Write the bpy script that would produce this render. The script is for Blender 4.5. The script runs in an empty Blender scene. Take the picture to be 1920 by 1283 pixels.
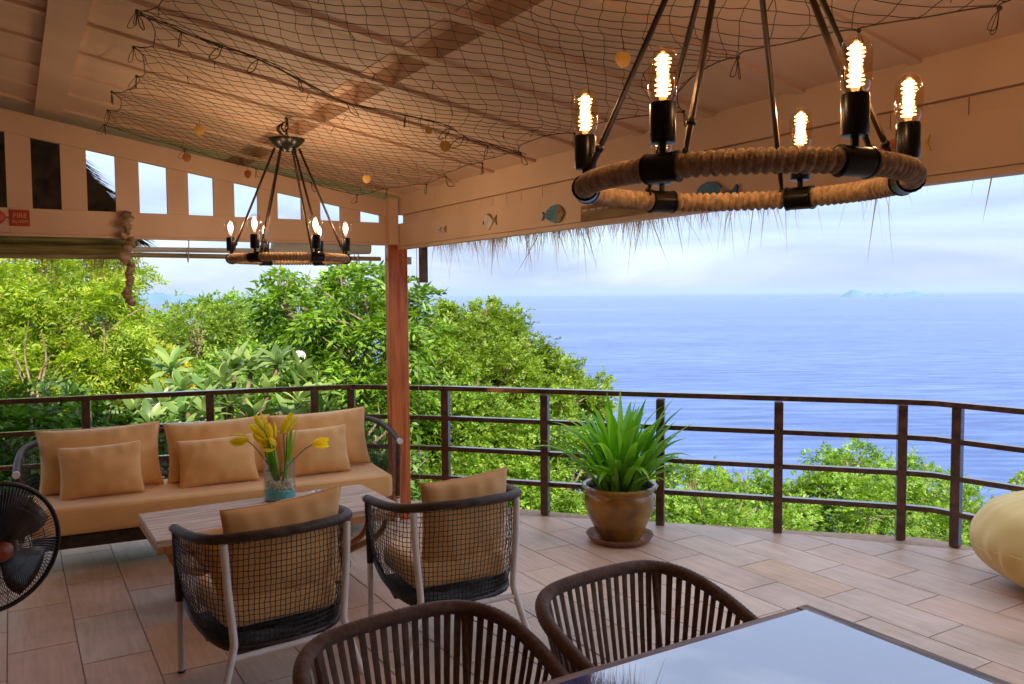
import bpy, bmesh, math, random
import numpy as np
from mathutils import Vector, Matrix, Quaternion
from mathutils import noise as mnoise

random.seed(7)
RNG = np.random.default_rng(7)
SC = bpy.context.scene
COL = SC.collection
R = math.radians

# ------------------------------------------------------------------ camera
cam_d = bpy.data.cameras.new("camera")
cam = bpy.data.objects.new("camera", cam_d)
COL.objects.link(cam)
cam_d.sensor_width = 36.0
cam_d.lens = 36.0 * 1560.0 / 1920.0
cam_d.clip_start = 0.05
cam_d.clip_end = 150000
HEAD, PITCH, ROLL, EYE = R(31.0), R(3.29), R(0.417), 1.7
fw = Vector((math.sin(HEAD) * math.cos(PITCH), math.cos(HEAD) * math.cos(PITCH), -math.sin(PITCH)))
rt0 = Vector((math.cos(HEAD), -math.sin(HEAD), 0))
up0 = rt0.cross(fw)
rt = rt0 * math.cos(ROLL) - up0 * math.sin(ROLL)
up = up0 * math.cos(ROLL) + rt0 * math.sin(ROLL)
cam.matrix_world = Matrix(((rt.x, up.x, -fw.x, 0), (rt.y, up.y, -fw.y, 0), (rt.z, up.z, -fw.z, EYE), (0, 0, 0, 1)))
SC.camera = cam
SC.render.resolution_x, SC.render.resolution_y = 1024, 684

# ------------------------------------------------------------------ light, sky, exposure
SUN_EL, SUN_AZ = R(42), R(188)            # azimuth clockwise from +Y: behind the camera
world = bpy.data.worlds.new("World")
SC.world = world
world.use_nodes = True
wn, wl = world.node_tree.nodes, world.node_tree.links
wn.clear()
w_out = wn.new("ShaderNodeOutputWorld")
w_bg = wn.new("ShaderNodeBackground")
w_bg.inputs["Strength"].default_value = 0.125
sky = wn.new("ShaderNodeTexSky")
sky.sky_type = 'NISHITA'
sky.sun_disc = False
sky.sun_elevation = SUN_EL
sky.sun_rotation = SUN_AZ
sky.air_density = 1.0
sky.dust_density = 0.6
sky.ozone_density = 2.0
w_tc = wn.new("ShaderNodeTexCoord")
w_map = wn.new("ShaderNodeMapping")
w_map.inputs["Scale"].default_value = (1.0, 1.0, 4.5)
w_noise = wn.new("ShaderNodeTexNoise")
w_noise.inputs["Scale"].default_value = 2.6
w_noise.inputs["Detail"].default_value = 7
w_noise.inputs["Roughness"].default_value = 0.55
w_noise.inputs["Distortion"].default_value = 0.6
w_ramp = wn.new("ShaderNodeValToRGB")
w_ramp.color_ramp.elements[0].position = 0.36
w_ramp.color_ramp.elements[0].color = (0.5, 0.5, 0.5, 1)
w_ramp.color_ramp.elements[1].position = 0.62
w_ramp.color_ramp.elements[1].color = (0.95, 0.95, 0.95, 1)
w_mix = wn.new("ShaderNodeMix")
w_mix.data_type = 'RGBA'
w_sep = wn.new("ShaderNodeSeparateXYZ")
w_el = wn.new("ShaderNodeValToRGB")                     # thin cloud veil, brighter away from the hazy horizon
w_el.color_ramp.elements[0].position = 0.0
w_el.color_ramp.elements[0].color = (0.245, 0.30, 0.425, 1)
w_el.color_ramp.elements[1].position = 0.32
w_el.color_ramp.elements[1].color = (0.72, 0.80, 1.0, 1)
_f = w_el.color_ramp.elements.new(0.19); _f.color = (0.50, 0.56, 0.70, 1)
_e = w_el.color_ramp.elements.new(0.09); _e.color = (0.25, 0.305, 0.47, 1)
w_mul = wn.new("ShaderNodeVectorMath"); w_mul.operation = 'SCALE'; w_mul.inputs["Scale"].default_value = 9.0
wl.new(w_tc.outputs["Generated"], w_sep.inputs[0])
wl.new(w_sep.outputs["Z"], w_el.inputs["Fac"])
wl.new(w_el.outputs["Color"], w_mul.inputs[0])
wl.new(w_mul.outputs[0], w_mix.inputs["B"])
wl.new(w_tc.outputs["Generated"], w_map.inputs["Vector"])
wl.new(w_map.outputs["Vector"], w_noise.inputs["Vector"])
wl.new(w_noise.outputs["Fac"], w_ramp.inputs["Fac"])
wl.new(w_ramp.outputs["Color"], w_mix.inputs["Factor"])
wl.new(sky.outputs["Color"], w_mix.inputs["A"])
wl.new(w_mix.outputs["Result"], w_bg.inputs["Color"])
wl.new(w_bg.outputs["Background"], w_out.inputs["Surface"])

sun_d = bpy.data.lights.new("sun", 'SUN')
sun_d.energy = 5.0
sun_d.angle = R(0.55)
sun_d.color = (1.0, 0.93, 0.80)
sun = bpy.data.objects.new("sun", sun_d)
COL.objects.link(sun)
sdir = Vector((math.sin(SUN_AZ) * math.cos(SUN_EL), math.cos(SUN_AZ) * math.cos(SUN_EL), math.sin(SUN_EL)))
sun.rotation_euler = sdir.to_track_quat('Z', 'Y').to_euler()
sun.location = sdir * 30

SC.view_settings.view_transform = 'Standard'
SC.view_settings.look = 'None'
SC.view_settings.gamma = 1.0
SC.view_settings.exposure = 0.93
SC.view_settings.use_curve_mapping = False
SC.render.engine = 'CYCLES'
SC.cycles.max_bounces = 10
SC.cycles.diffuse_bounces = 5
SC.cycles.transparent_max_bounces = 16
SC.cycles.use_denoising = True

# ------------------------------------------------------------------ materials
def new_mat(name):
    m = bpy.data.materials.new(name)
    m.use_nodes = True
    nt = m.node_tree
    nt.nodes.clear()
    out = nt.nodes.new("ShaderNodeOutputMaterial")
    b = nt.nodes.new("ShaderNodeBsdfPrincipled")
    nt.links.new(b.outputs[0], out.inputs[0])
    return m, nt, b, out

def mat(name, c1, c2=None, scale=8.0, stretch=(1, 1, 1), rough=0.6, bump=0.0, bscale=None, metal=0.0,
        spec=0.5, vary=0.0, coat=0.0, sheen=0.0, pos=False, detail=5, lo=0.35, hi=0.65, bdist=0.01, rvar=0.0):
    """principled material with two-tone noise colour, noise bump and per-object brightness variation"""
    m, nt, b, out = new_mat(name)
    N, L = nt.nodes, nt.links
    c2 = c2 or c1
    if pos:
        g = N.new("ShaderNodeNewGeometry"); vec = g.outputs["Position"]
    else:
        t = N.new("ShaderNodeTexCoord"); vec = t.outputs["Object"]
    mp = N.new("ShaderNodeMapping")
    mp.inputs["Scale"].default_value = stretch
    L.new(vec, mp.inputs["Vector"])
    n1 = N.new("ShaderNodeTexNoise")
    n1.inputs["Scale"].default_value = scale
    n1.inputs["Detail"].default_value = detail
    L.new(mp.outputs[0], n1.inputs["Vector"])
    rp = N.new("ShaderNodeValToRGB")
    rp.color_ramp.elements[0].position = lo
    rp.color_ramp.elements[1].position = hi
    rp.color_ramp.elements[0].color = (*c1, 1)
    rp.color_ramp.elements[1].color = (*c2, 1)
    L.new(n1.outputs["Fac"], rp.inputs["Fac"])
    colout = rp.outputs["Color"]
    if vary > 0:
        oi = N.new("ShaderNodeObjectInfo")
        mr = N.new("ShaderNodeMapRange")
        mr.inputs["To Min"].default_value = 1 - vary
        mr.inputs["To Max"].default_value = 1 + vary
        L.new(oi.outputs["Random"], mr.inputs["Value"])
        hs = N.new("ShaderNodeHueSaturation")
        L.new(mr.outputs[0], hs.inputs["Value"])
        L.new(colout, hs.inputs["Color"])
        colout = hs.outputs["Color"]
    L.new(colout, b.inputs["Base Color"])
    b.inputs["Roughness"].default_value = rough
    if rvar > 0:
        mr2 = N.new("ShaderNodeMapRange")
        mr2.inputs["To Min"].default_value = max(0.02, rough - rvar)
        mr2.inputs["To Max"].default_value = min(1, rough + rvar)
        L.new(n1.outputs["Fac"], mr2.inputs["Value"])
        L.new(mr2.outputs[0], b.inputs["Roughness"])
    b.inputs["Metallic"].default_value = metal
    b.inputs["Specular IOR Level"].default_value = spec
    b.inputs["Coat Weight"].default_value = coat
    b.inputs["Sheen Weight"].default_value = sheen
    if bump > 0:
        n2 = N.new("ShaderNodeTexNoise")
        n2.inputs["Scale"].default_value = bscale or scale * 3
        n2.inputs["Detail"].default_value = 6
        L.new(mp.outputs[0], n2.inputs["Vector"])
        bp = N.new("ShaderNodeBump")
        bp.inputs["Strength"].default_value = bump
        bp.inputs["Distance"].default_value = bdist
        L.new(n2.outputs["Fac"], bp.inputs["Height"])
        L.new(bp.outputs[0], b.inputs["Normal"])
    return m

def leaf_mat(name, dark, light, trans=0.35, rough=0.45, isl=True, tint=None):
    m, nt, b, out = new_mat(name)
    N, L = nt.nodes, nt.links
    rp = N.new("ShaderNodeValToRGB")
    rp.color_ramp.elements[0].color = (*dark, 1)
    rp.color_ramp.elements[1].color = (*light, 1)
    if tint:
        e = rp.color_ramp.elements.new(0.93); e.color = (*light, 1)
        rp.color_ramp.elements[-1].color = (*tint, 1)
    g = N.new("ShaderNodeNewGeometry")
    oi = N.new("ShaderNodeObjectInfo")
    if isl:
        L.new(g.outputs["Random Per Island"], rp.inputs["Fac"])
    else:
        L.new(oi.outputs["Random"], rp.inputs["Fac"])
    pn = N.new("ShaderNodeTexNoise"); pn.inputs["Scale"].default_value = 1.7; pn.inputs["Detail"].default_value = 3
    L.new(g.outputs["Position"], pn.inputs["Vector"])
    pr = N.new("ShaderNodeMapRange"); pr.inputs["From Min"].default_value = 0.35; pr.inputs["From Max"].default_value = 0.65
    pr.inputs["To Min"].default_value = 0.68; pr.inputs["To Max"].default_value = 1.12
    L.new(pn.outputs["Fac"], pr.inputs["Value"])
    pm = N.new("ShaderNodeHueSaturation"); L.new(pr.outputs[0], pm.inputs["Value"]); L.new(rp.outputs["Color"], pm.inputs["Color"])
    rp = pm
    L.new(rp.outputs["Color"], b.inputs["Base Color"])
    b.inputs["Roughness"].default_value = rough
    b.inputs["Specular IOR Level"].default_value = 0.4
    tr = N.new("ShaderNodeBsdfTranslucent")
    hs = N.new("ShaderNodeHueSaturation")
    hs.inputs["Saturation"].default_value = 1.1
    hs.inputs["Value"].default_value = 1.5
    L.new(rp.outputs["Color"], hs.inputs["Color"])
    L.new(hs.outputs["Color"], tr.inputs["Color"])
    mx = N.new("ShaderNodeMixShader")
    mx.inputs[0].default_value = trans
    L.new(b.outputs[0], mx.inputs[1]); L.new(tr.outputs[0], mx.inputs[2])
    L.new(mx.outputs[0], out.inputs[0])
    return m

def thin_glass(name, tint=(1, 1, 1), refl=0.0, rough=0.02, base=0.06):
    """thin-walled glass: tinted transparency with a fresnel reflection"""
    m, nt, b, out = new_mat(name)
    N, L = nt.nodes, nt.links
    N.remove(b)
    t = N.new("ShaderNodeBsdfTransparent"); t.inputs[0].default_value = (*tint, 1)
    g = N.new("ShaderNodeBsdfGlossy"); g.inputs["Roughness"].default_value = rough
    lw = N.new("ShaderNodeLayerWeight"); lw.inputs["Blend"].default_value = 0.35
    mr = N.new("ShaderNodeMapRange")
    mr.inputs["To Min"].default_value = base; mr.inputs["To Max"].default_value = 0.75
    L.new(lw.outputs["Facing"], mr.inputs["Value"])
    pw = N.new("ShaderNodeMath"); pw.operation = 'POWER'; pw.inputs[1].default_value = 2.2
    L.new(lw.outputs["Facing"], pw.inputs[0]); L.new(pw.outputs[0], mr.inputs["Value"])
    mx = N.new("ShaderNodeMixShader")
    L.new(mr.outputs[0], mx.inputs[0]); L.new(t.outputs[0], mx.inputs[1]); L.new(g.outputs[0], mx.inputs[2])
    L.new(mx.outputs[0], out.inputs[0])
    return m

def emit_mat(name, col, strength):
    m, nt, b, out = new_mat(name)
    b.inputs["Base Color"].default_value = (*col, 1)
    b.inputs["Emission Color"].default_value = (*col, 1)
    b.inputs["Emission Strength"].default_value = strength
    return m

M = {}
CREAM1, CREAM2 = (0.69, 0.48, 0.325), (0.74, 0.53, 0.375)
M['cream'] = mat("cream_paint", CREAM1, CREAM2, scale=2.2, stretch=(1, 1, 1), rough=0.55, bump=0.10, bscale=30, pos=True, vary=0.03)
M['cream_panel'] = mat("cream_panel_paint", (0.69, 0.475, 0.32), (0.74, 0.525, 0.37), scale=1.6, stretch=(1, 5, 1), rough=0.6, bump=0.12, bscale=14, pos=True, vary=0.05)
M['redwood'] = mat("varnished_red_wood", (0.42, 0.085, 0.014), (0.70, 0.20, 0.04), scale=5, stretch=(6, 6, 0.5), rough=0.28, bump=0.25, bscale=14, coat=0.4, rvar=0.12)
M['darkwood'] = mat("dark_rail_wood", (0.045, 0.018, 0.010), (0.115, 0.042, 0.020), scale=5, stretch=(3, 3, 3), rough=0.27, bump=0.2, bscale=22, vary=0.15, coat=0.5)
M['tabletop'] = mat("weathered_plank_wood", (0.38, 0.26, 0.175), (0.70, 0.54, 0.41), scale=7, stretch=(0.6, 9, 3), rough=0.6, bump=0.4, bscale=14, vary=0.08)
M['orangewood'] = mat("orange_brown_wood", (0.30, 0.12, 0.035), (0.48, 0.23, 0.08), scale=6, stretch=(3, 3, 1), rough=0.55, bump=0.3, bscale=20, vary=0.12)
M['greywood'] = mat("weathered_grey_wood", (0.13, 0.085, 0.065), (0.38, 0.28, 0.23), scale=10, stretch=(5, 0.5, 5), rough=0.6, bump=0.5, bscale=16, vary=0.1, pos=True)
M['brownframe'] = mat("brown_frame_wood", (0.17, 0.075, 0.04), (0.30, 0.16, 0.10), scale=9, stretch=(0.5, 5, 5), rough=0.5, bump=0.4, bscale=16, pos=True)
M['rattan'] = mat("dark_brown_wicker", (0.018, 0.011, 0.008), (0.05, 0.032, 0.022), scale=30, rough=0.42, bump=0.3, bscale=80, spec=0.5)
M['rimwrap'] = mat("brown_wrapped_rim", (0.03, 0.018, 0.012), (0.085, 0.052, 0.034), scale=20, rough=0.58, bump=0.3, bscale=60)
M['strap'] = mat("brown_woven_strap", (0.095, 0.055, 0.040), (0.175, 0.105, 0.078), scale=60, stretch=(1, 1, 0.4), rough=0.85, bump=0.5, bscale=260, vary=0.16, sheen=0.2, bdist=0.002)
M['cord_rim'] = mat("brown_cord_rim", (0.09, 0.048, 0.034), (0.16, 0.09, 0.065), scale=50, rough=0.85, bump=0.5, bscale=200, sheen=0.2, bdist=0.002)
M['whitemetal'] = mat("white_painted_metal", (0.74, 0.70, 0.66), (0.80, 0.77, 0.74), scale=10, rough=0.32, rvar=0.08)
M['blackmetal'] = mat("black_iron", (0.008, 0.007, 0.006), (0.022, 0.017, 0.013), scale=16, rough=0.30, metal=0.55, spec=0.6, rvar=0.1)
M['bronze'] = mat("dark_bronze", (0.010, 0.006, 0.004), (0.03, 0.015, 0.008), scale=18, rough=0.42, metal=0.4, rvar=0.1)
M['rope'] = mat("tan_jute_rope", (0.34, 0.21, 0.10), (0.62, 0.43, 0.24), scale=60, rough=0.9, bump=0.8, bscale=240, bdist=0.003, sheen=0.2)
M['cushion'] = mat("tan_canvas", (0.76, 0.44, 0.165), (0.81, 0.49, 0.195), scale=6, rough=0.85, bump=0.25, bscale=420, sheen=0.3, vary=0.04, bdist=0.001)
def add_creases(m, scale=5.0, dist=0.02, strength=0.5):
    nt = m.node_tree; N, L = nt.nodes, nt.links
    b = [n for n in N if n.type == 'BSDF_PRINCIPLED'][0]
    t = N.new("ShaderNodeTexCoord")
    oi = N.new("ShaderNodeObjectInfo")
    sc = N.new("ShaderNodeVectorMath"); sc.operation = 'SCALE'; sc.inputs[0].default_value = (13, 7, 5)
    L.new(oi.outputs["Random"], sc.inputs["Scale"])
    ad = N.new("ShaderNodeVectorMath"); ad.operation = 'ADD'
    L.new(t.outputs["Object"], ad.inputs[0]); L.new(sc.outputs[0], ad.inputs[1])
    n = N.new("ShaderNodeTexNoise"); n.noise_type = 'RIDGED_MULTIFRACTAL'
    n.inputs["Scale"].default_value = scale; n.inputs["Detail"].default_value = 3; n.inputs["Distortion"].default_value = 0.8
    L.new(ad.outputs[0], n.inputs["Vector"])
    bp = N.new("ShaderNodeBump"); bp.inputs["Strength"].default_value = strength; bp.inputs["Distance"].default_value = dist
    L.new(n.outputs["Fac"], bp.inputs["Height"])
    old = b.inputs["Normal"].links[0].from_socket if b.inputs["Normal"].links else None
    if old: L.new(old, bp.inputs["Normal"])
    L.new(bp.outputs[0], b.inputs["Normal"])
add_creases(M['cushion'], 4.2, 0.02, 0.55)
M['beanbag'] = mat("yellow_canvas", (0.70, 0.47, 0.14), (0.76, 0.53, 0.19), scale=4, rough=0.85, bump=0.3, bscale=300, sheen=0.3, bdist=0.001)
add_creases(M['beanbag'], 3.0, 0.03, 0.6)
M['net'] = mat("olive_net_twine", (0.045, 0.032, 0.014), (0.10, 0.07, 0.03), scale=40, rough=0.8)
M['straw'] = mat("straw", (0.34, 0.17, 0.07), (0.62, 0.38, 0.19), scale=3, rough=0.8)
M['straw'] = leaf_mat('translucent_straw', (0.46, 0.21, 0.08), (0.78, 0.46, 0.22), 0.35, rough=0.7)
M['shadethatch'] = mat("shade_dark_thatch", (0.022, 0.015, 0.009), (0.09, 0.055, 0.028), scale=9, stretch=(1, 6, 1), rough=0.95, bump=1.0, bscale=40)  # shade under the eaves is put into this near-black colour
M['glazedpot'] = mat("glazed_brown_pot", (0.085, 0.032, 0.006), (0.46, 0.22, 0.018), scale=4.5, rough=0.24, bump=0.25, bscale=40, coat=0.3, lo=0.3, hi=0.7)
M['saucer'] = mat("terracotta_saucer", (0.20, 0.10, 0.06), (0.36, 0.20, 0.14), scale=14, rough=0.7, bump=0.4, bscale=40)
M['soil'] = mat("dark_soil", (0.02, 0.012, 0.008), (0.05, 0.03, 0.02), scale=40, rough=1, bump=1)
M['grout'] = mat("dark_grout", (0.36, 0.235, 0.16), (0.46, 0.31, 0.215), scale=20, rough=0.95, pos=True)
M['bark'] = mat("pale_bark", (0.14, 0.09, 0.05), (0.30, 0.22, 0.14), scale=12, rough=0.9, bump=0.6)
M['palebark'] = mat("paler_limb_bark", (0.20, 0.13, 0.07), (0.36, 0.26, 0.16), scale=12, rough=0.9, bump=0.6)  # paler bark tone for the bare forked limbs
M['ground'] = mat("hillside_soil", (0.045, 0.035, 0.015), (0.06, 0.09, 0.02), scale=0.6, rough=1, bump=0.5, pos=True)
M['sand'] = mat("turquoise_sand", (0.08, 0.52, 0.60), (0.20, 0.66, 0.74), scale=60, rough=0.9, bump=0.8, bscale=200)
M['pebble'] = mat("cream_pebble", (0.55, 0.42, 0.30), (0.72, 0.60, 0.46), scale=14, rough=0.6, vary=0.25)
M['tulip'] = leaf_mat("yellow_petal", (0.95, 0.82, 0.02), (0.96, 0.90, 0.08), 0.5, rough=0.5, isl=False)
M['stem'] = mat("green_stem", (0.05, 0.12, 0.02), (0.10, 0.20, 0.03), scale=12, rough=0.5)
M['shell'] = mat("tan_shell", (0.20, 0.13, 0.06), (0.46, 0.33, 0.19), scale=14, rough=0.7, bump=0.6, vary=0.2)
M['capiz'] = mat("amber_capiz", (0.62, 0.34, 0.07), (0.72, 0.46, 0.13), scale=30, rough=0.4, vary=0.15)
M['capizred'] = mat("dark_amber_capiz", (0.28, 0.09, 0.03), (0.38, 0.14, 0.05), scale=30, rough=0.4)
M['bamboo'] = mat("bamboo_pole", (0.23, 0.17, 0.06), (0.42, 0.34, 0.17), scale=6, stretch=(0.6, 8, 8), rough=0.5, bump=0.2)
M['paleroll'] = mat("pale_plastic_roll", (0.42, 0.40, 0.33), (0.60, 0.60, 0.54), scale=5, stretch=(0.5, 6, 6), rough=0.3, bump=0.2)
M['olivepole'] = mat("olive_bamboo_roll", (0.13, 0.11, 0.02), (0.30, 0.26, 0.07), scale=8, stretch=(0.6, 8, 8), rough=0.6, bump=0.3)
M['addedwall'] = mat("added_wall_paint", (0.34, 0.20, 0.11), (0.40, 0.25, 0.14), scale=2, rough=0.8, pos=True)
M['white_petal'] = mat("white_petal", (0.8, 0.78, 0.68), (0.85, 0.84, 0.78), scale=10, rough=0.5)
M['redsign'] = mat("red_sign", (0.42, 0.045, 0.02), (0.48, 0.055, 0.025), scale=10, rough=0.4)
M['signtext'] = mat("sign_lettering", (0.72, 0.42, 0.25), (0.75, 0.45, 0.28), scale=10, rough=0.5)
M['bluefish'] = mat("turquoise_fish_paint", (0.015, 0.16, 0.24), (0.03, 0.24, 0.33), scale=20, rough=0.5)
M['whaleblue'] = mat("blue_whale_paint", (0.008, 0.10, 0.24), (0.015, 0.16, 0.34), scale=14, rough=0.45)
M['whitepaint'] = mat("worn_white_paint", (0.50, 0.46, 0.42), (0.68, 0.64, 0.60), scale=18, rough=0.6)
M['driftwood'] = mat("driftwood_board", (0.20, 0.13, 0.06), (0.40, 0.29, 0.14), scale=6, stretch=(6, 0.7, 6), rough=0.8, bump=0.5)
M['black'] = mat("black_plastic", (0.012, 0.010, 0.009), (0.02, 0.017, 0.015), scale=20, rough=0.4)
M['fanblade'] = mat("fan_blade", (0.035, 0.022, 0.014), (0.06, 0.035, 0.02), scale=8, rough=0.3)
M['hub'] = mat("orange_hub", (0.20, 0.045, 0.015), (0.27, 0.06, 0.02), scale=8, rough=0.35)
M['caplight'] = mat("dull_steel", (0.6, 0.6, 0.62), (0.7, 0.7, 0.72), scale=10, rough=0.25, metal=0.8)
M['dish'] = mat("white_glazed_dish", (0.75, 0.75, 0.76), (0.8, 0.8, 0.82), scale=10, rough=0.15, coat=0.5)
M['dishblue'] = mat("navy_glaze", (0.02, 0.04, 0.16), (0.03, 0.06, 0.22), scale=10, rough=0.2)
M['stripe'] = mat("orange_fish_paint", (0.50, 0.15, 0.05), (0.60, 0.24, 0.10), scale=40, stretch=(1, 4, 0.2), rough=0.5)
M['amberglass'] = thin_glass("amber_bulb_glass", (1.0, 0.88, 0.70), base=0.10)
M['clearglass'] = thin_glass("clear_bulb_glass", (0.97, 0.95, 0.92), base=0.08)
M['vaseglass'] = thin_glass("vase_glass", (0.93, 0.97, 0.95), base=0.05)
M['filament'] = emit_mat("glowing_filament", (1.0, 0.62, 0.25), 4.5)
M['filament_clear'] = emit_mat("glowing_clear_filament", (1.0, 0.64, 0.42), 10)
M['canopy_a'] = leaf_mat("yellow_green_leaf", (0.13, 0.24, 0.016), (0.46, 0.56, 0.06), 0.45, tint=(0.50, 0.36, 0.10))
M['canopy_b'] = leaf_mat("olive_green_leaf", (0.085, 0.17, 0.014), (0.30, 0.41, 0.045), 0.36, tint=(0.36, 0.34, 0.07))
M['canopy_c'] = leaf_mat("deep_green_leaf", (0.045, 0.125, 0.010), (0.26, 0.42, 0.035), 0.35)
M['canopy_d'] = leaf_mat("fresh_green_leaf", (0.075, 0.18, 0.014), (0.31, 0.46, 0.05), 0.38, tint=(0.30, 0.32, 0.08))
M['shrub_dark'] = leaf_mat("dark_shrub_leaf", (0.035, 0.095, 0.012), (0.14, 0.26, 0.03), 0.25)
M['yellow_bloom'] = leaf_mat("yellow_blossom", (0.62, 0.42, 0.015), (0.80, 0.62, 0.04), 0.3)
M['frangi'] = leaf_mat("frangipani_leaf", (0.08, 0.17, 0.03), (0.33, 0.42, 0.12), 0.28, rough=0.35, isl=False)
M['blade'] = leaf_mat("strap_leaf", (0.11, 0.34, 0.02), (0.34, 0.60, 0.08), 0.34, rough=0.35, isl=False)

# stone tile: per-tile hue, grain along the tile, stains in world space
def tile_material():
    m, nt, b, out = new_mat("sandstone_tile")
    N, L = nt.nodes, nt.links
    g = N.new("ShaderNodeNewGeometry")
    oi = N.new("ShaderNodeObjectInfo")
    base = N.new("ShaderNodeValToRGB")
    cr = base.color_ramp
    cols = [(0.0, (0.66, 0.44, 0.315)), (0.25, (0.62, 0.44, 0.335)), (0.45, (0.68, 0.48, 0.355)), (0.62, (0.65, 0.41, 0.285)),
            (0.8, (0.69, 0.465, 0.315)), (0.92, (0.64, 0.505, 0.40)), (1.0, (0.69, 0.44, 0.27))]
    cr.elements[0].position, cr.elements[0].color = 0.0, (*cols[0][1], 1)
    cr.elements[1].position, cr.elements[1].color = 1.0, (*cols[-1][1], 1)
    for p, c in cols[1:-1]:
        e = cr.elements.new(p); e.color = (*c, 1)
    L.new(oi.outputs["Random"], base.inputs["Fac"])
    # grain: random offset per tile, stretched along Y
    addv = N.new("ShaderNodeVectorMath"); addv.operation = 'ADD'
    sc = N.new("ShaderNodeVectorMath"); sc.operation = 'SCALE'
    comb = N.new("ShaderNodeCombineXYZ")
    L.new(oi.outputs["Random"], comb.inputs[0]); L.new(oi.outputs["Random"], comb.inputs[2])
    L.new(comb.outputs[0], sc.inputs[0]); sc.inputs["Scale"].default_value = 7.0
    L.new(g.outputs["Position"], addv.inputs[0]); L.new(sc.outputs[0], addv.inputs[1])
    mp = N.new("ShaderNodeMapping"); mp.inputs["Scale"].default_value = (14, 1.3, 4); mp.inputs["Rotation"].default_value = (0, 0, 0.06)
    L.new(addv.outputs[0], mp.inputs[0])
    n = N.new("ShaderNodeTexNoise"); n.inputs["Scale"].default_value = 2.2; n.inputs["Detail"].default_value = 8; n.inputs["Distortion"].default_value = 0.9
    L.new(mp.outputs[0], n.inputs["Vector"])
    rg = N.new("ShaderNodeValToRGB")
    rg.color_ramp.elements[0].position = 0.30; rg.color_ramp.elements[0].color = (0.80, 0.77, 0.74, 1)
    rg.color_ramp.elements[1].position = 0.68; rg.color_ramp.elements[1].color = (1.08, 1.08, 1.08, 1)
    L.new(n.outputs["Fac"], rg.inputs["Fac"])
    mu = N.new("ShaderNodeMix"); mu.data_type = 'RGBA'; mu.blend_type = 'MULTIPLY'; mu.inputs["Factor"].default_value = 0.75
    L.new(base.outputs["Color"], mu.inputs["A"]); L.new(rg.outputs["Color"], mu.inputs["B"])
    # water stains / wear
    n2 = N.new("ShaderNodeTexNoise"); n2.inputs["Scale"].default_value = 1.1; n2.inputs["Detail"].default_value = 6; n2.inputs["Roughness"].default_value = 0.65
    L.new(g.outputs["Position"], n2.inputs["Vector"])
    r2 = N.new("ShaderNodeValToRGB")
    r2.color_ramp.elements[0].position = 0.36; r2.color_ramp.elements[0].color = (0.55, 0.50, 0.43, 1)
    r2.color_ramp.elements[1].position = 0.56; r2.color_ramp.elements[1].color = (1, 1, 1, 1)
    L.new(n2.outputs["Fac"], r2.inputs["Fac"])
    mu2 = N.new("ShaderNodeMix"); mu2.data_type = 'RGBA'; mu2.blend_type = 'MULTIPLY'; mu2.inputs["Factor"].default_value = 0.6
    L.new(mu.outputs["Result"], mu2.inputs["A"]); L.new(r2.outputs["Color"], mu2.inputs["B"])
    # ochre veins
    n3 = N.new("ShaderNodeTexNoise"); n3.inputs["Scale"].default_value = 1.7; n3.inputs["Detail"].default_value = 3; n3.inputs["Distortion"].default_value = 2.0
    mp3 = N.new("ShaderNodeMapping"); mp3.inputs["Scale"].default_value = (2.5, 0.8, 1)
    L.new(addv.outputs[0], mp3.inputs[0]); L.new(mp3.outputs[0], n3.inputs["Vector"])
    r3 = N.new("ShaderNodeValToRGB")
    r3.color_ramp.elements[0].position = 0.60; r3.color_ramp.elements[0].color = (0, 0, 0, 1)
    r3.color_ramp.elements[1].position = 0.72; r3.color_ramp.elements[1].color = (0.5, 0.5, 0.5, 1)
    L.new(n3.outputs["Fac"], r3.inputs["Fac"])
    mu3 = N.new("ShaderNodeMix"); mu3.data_type = 'RGBA'
    mu3.inputs["B"].default_value = (0.55, 0.34, 0.17, 1)
    L.new(r3.outputs["Color"], mu3.inputs["Factor"]); L.new(mu2.outputs["Result"], mu3.inputs["A"])
    L.new(mu3.outputs["Result"], b.inputs["Base Color"])
    b.inputs["Roughness"].default_value = 0.5
    b.inputs["Specular IOR Level"].default_value = 0.45
    rr = N.new("ShaderNodeMapRange"); rr.inputs["To Min"].default_value = 0.33; rr.inputs["To Max"].default_value = 0.62
    L.new(n2.outputs["Fac"], rr.inputs["Value"]); L.new(rr.outputs[0], b.inputs["Roughness"])
    bp = N.new("ShaderNodeBump"); bp.inputs["Strength"].default_value = 0.35; bp.inputs["Distance"].default_value = 0.004
    L.new(n.outputs["Fac"], bp.inputs["Height"]); L.new(bp.outputs[0], b.inputs["Normal"])
    return m
M['tile'] = tile_material()

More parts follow.
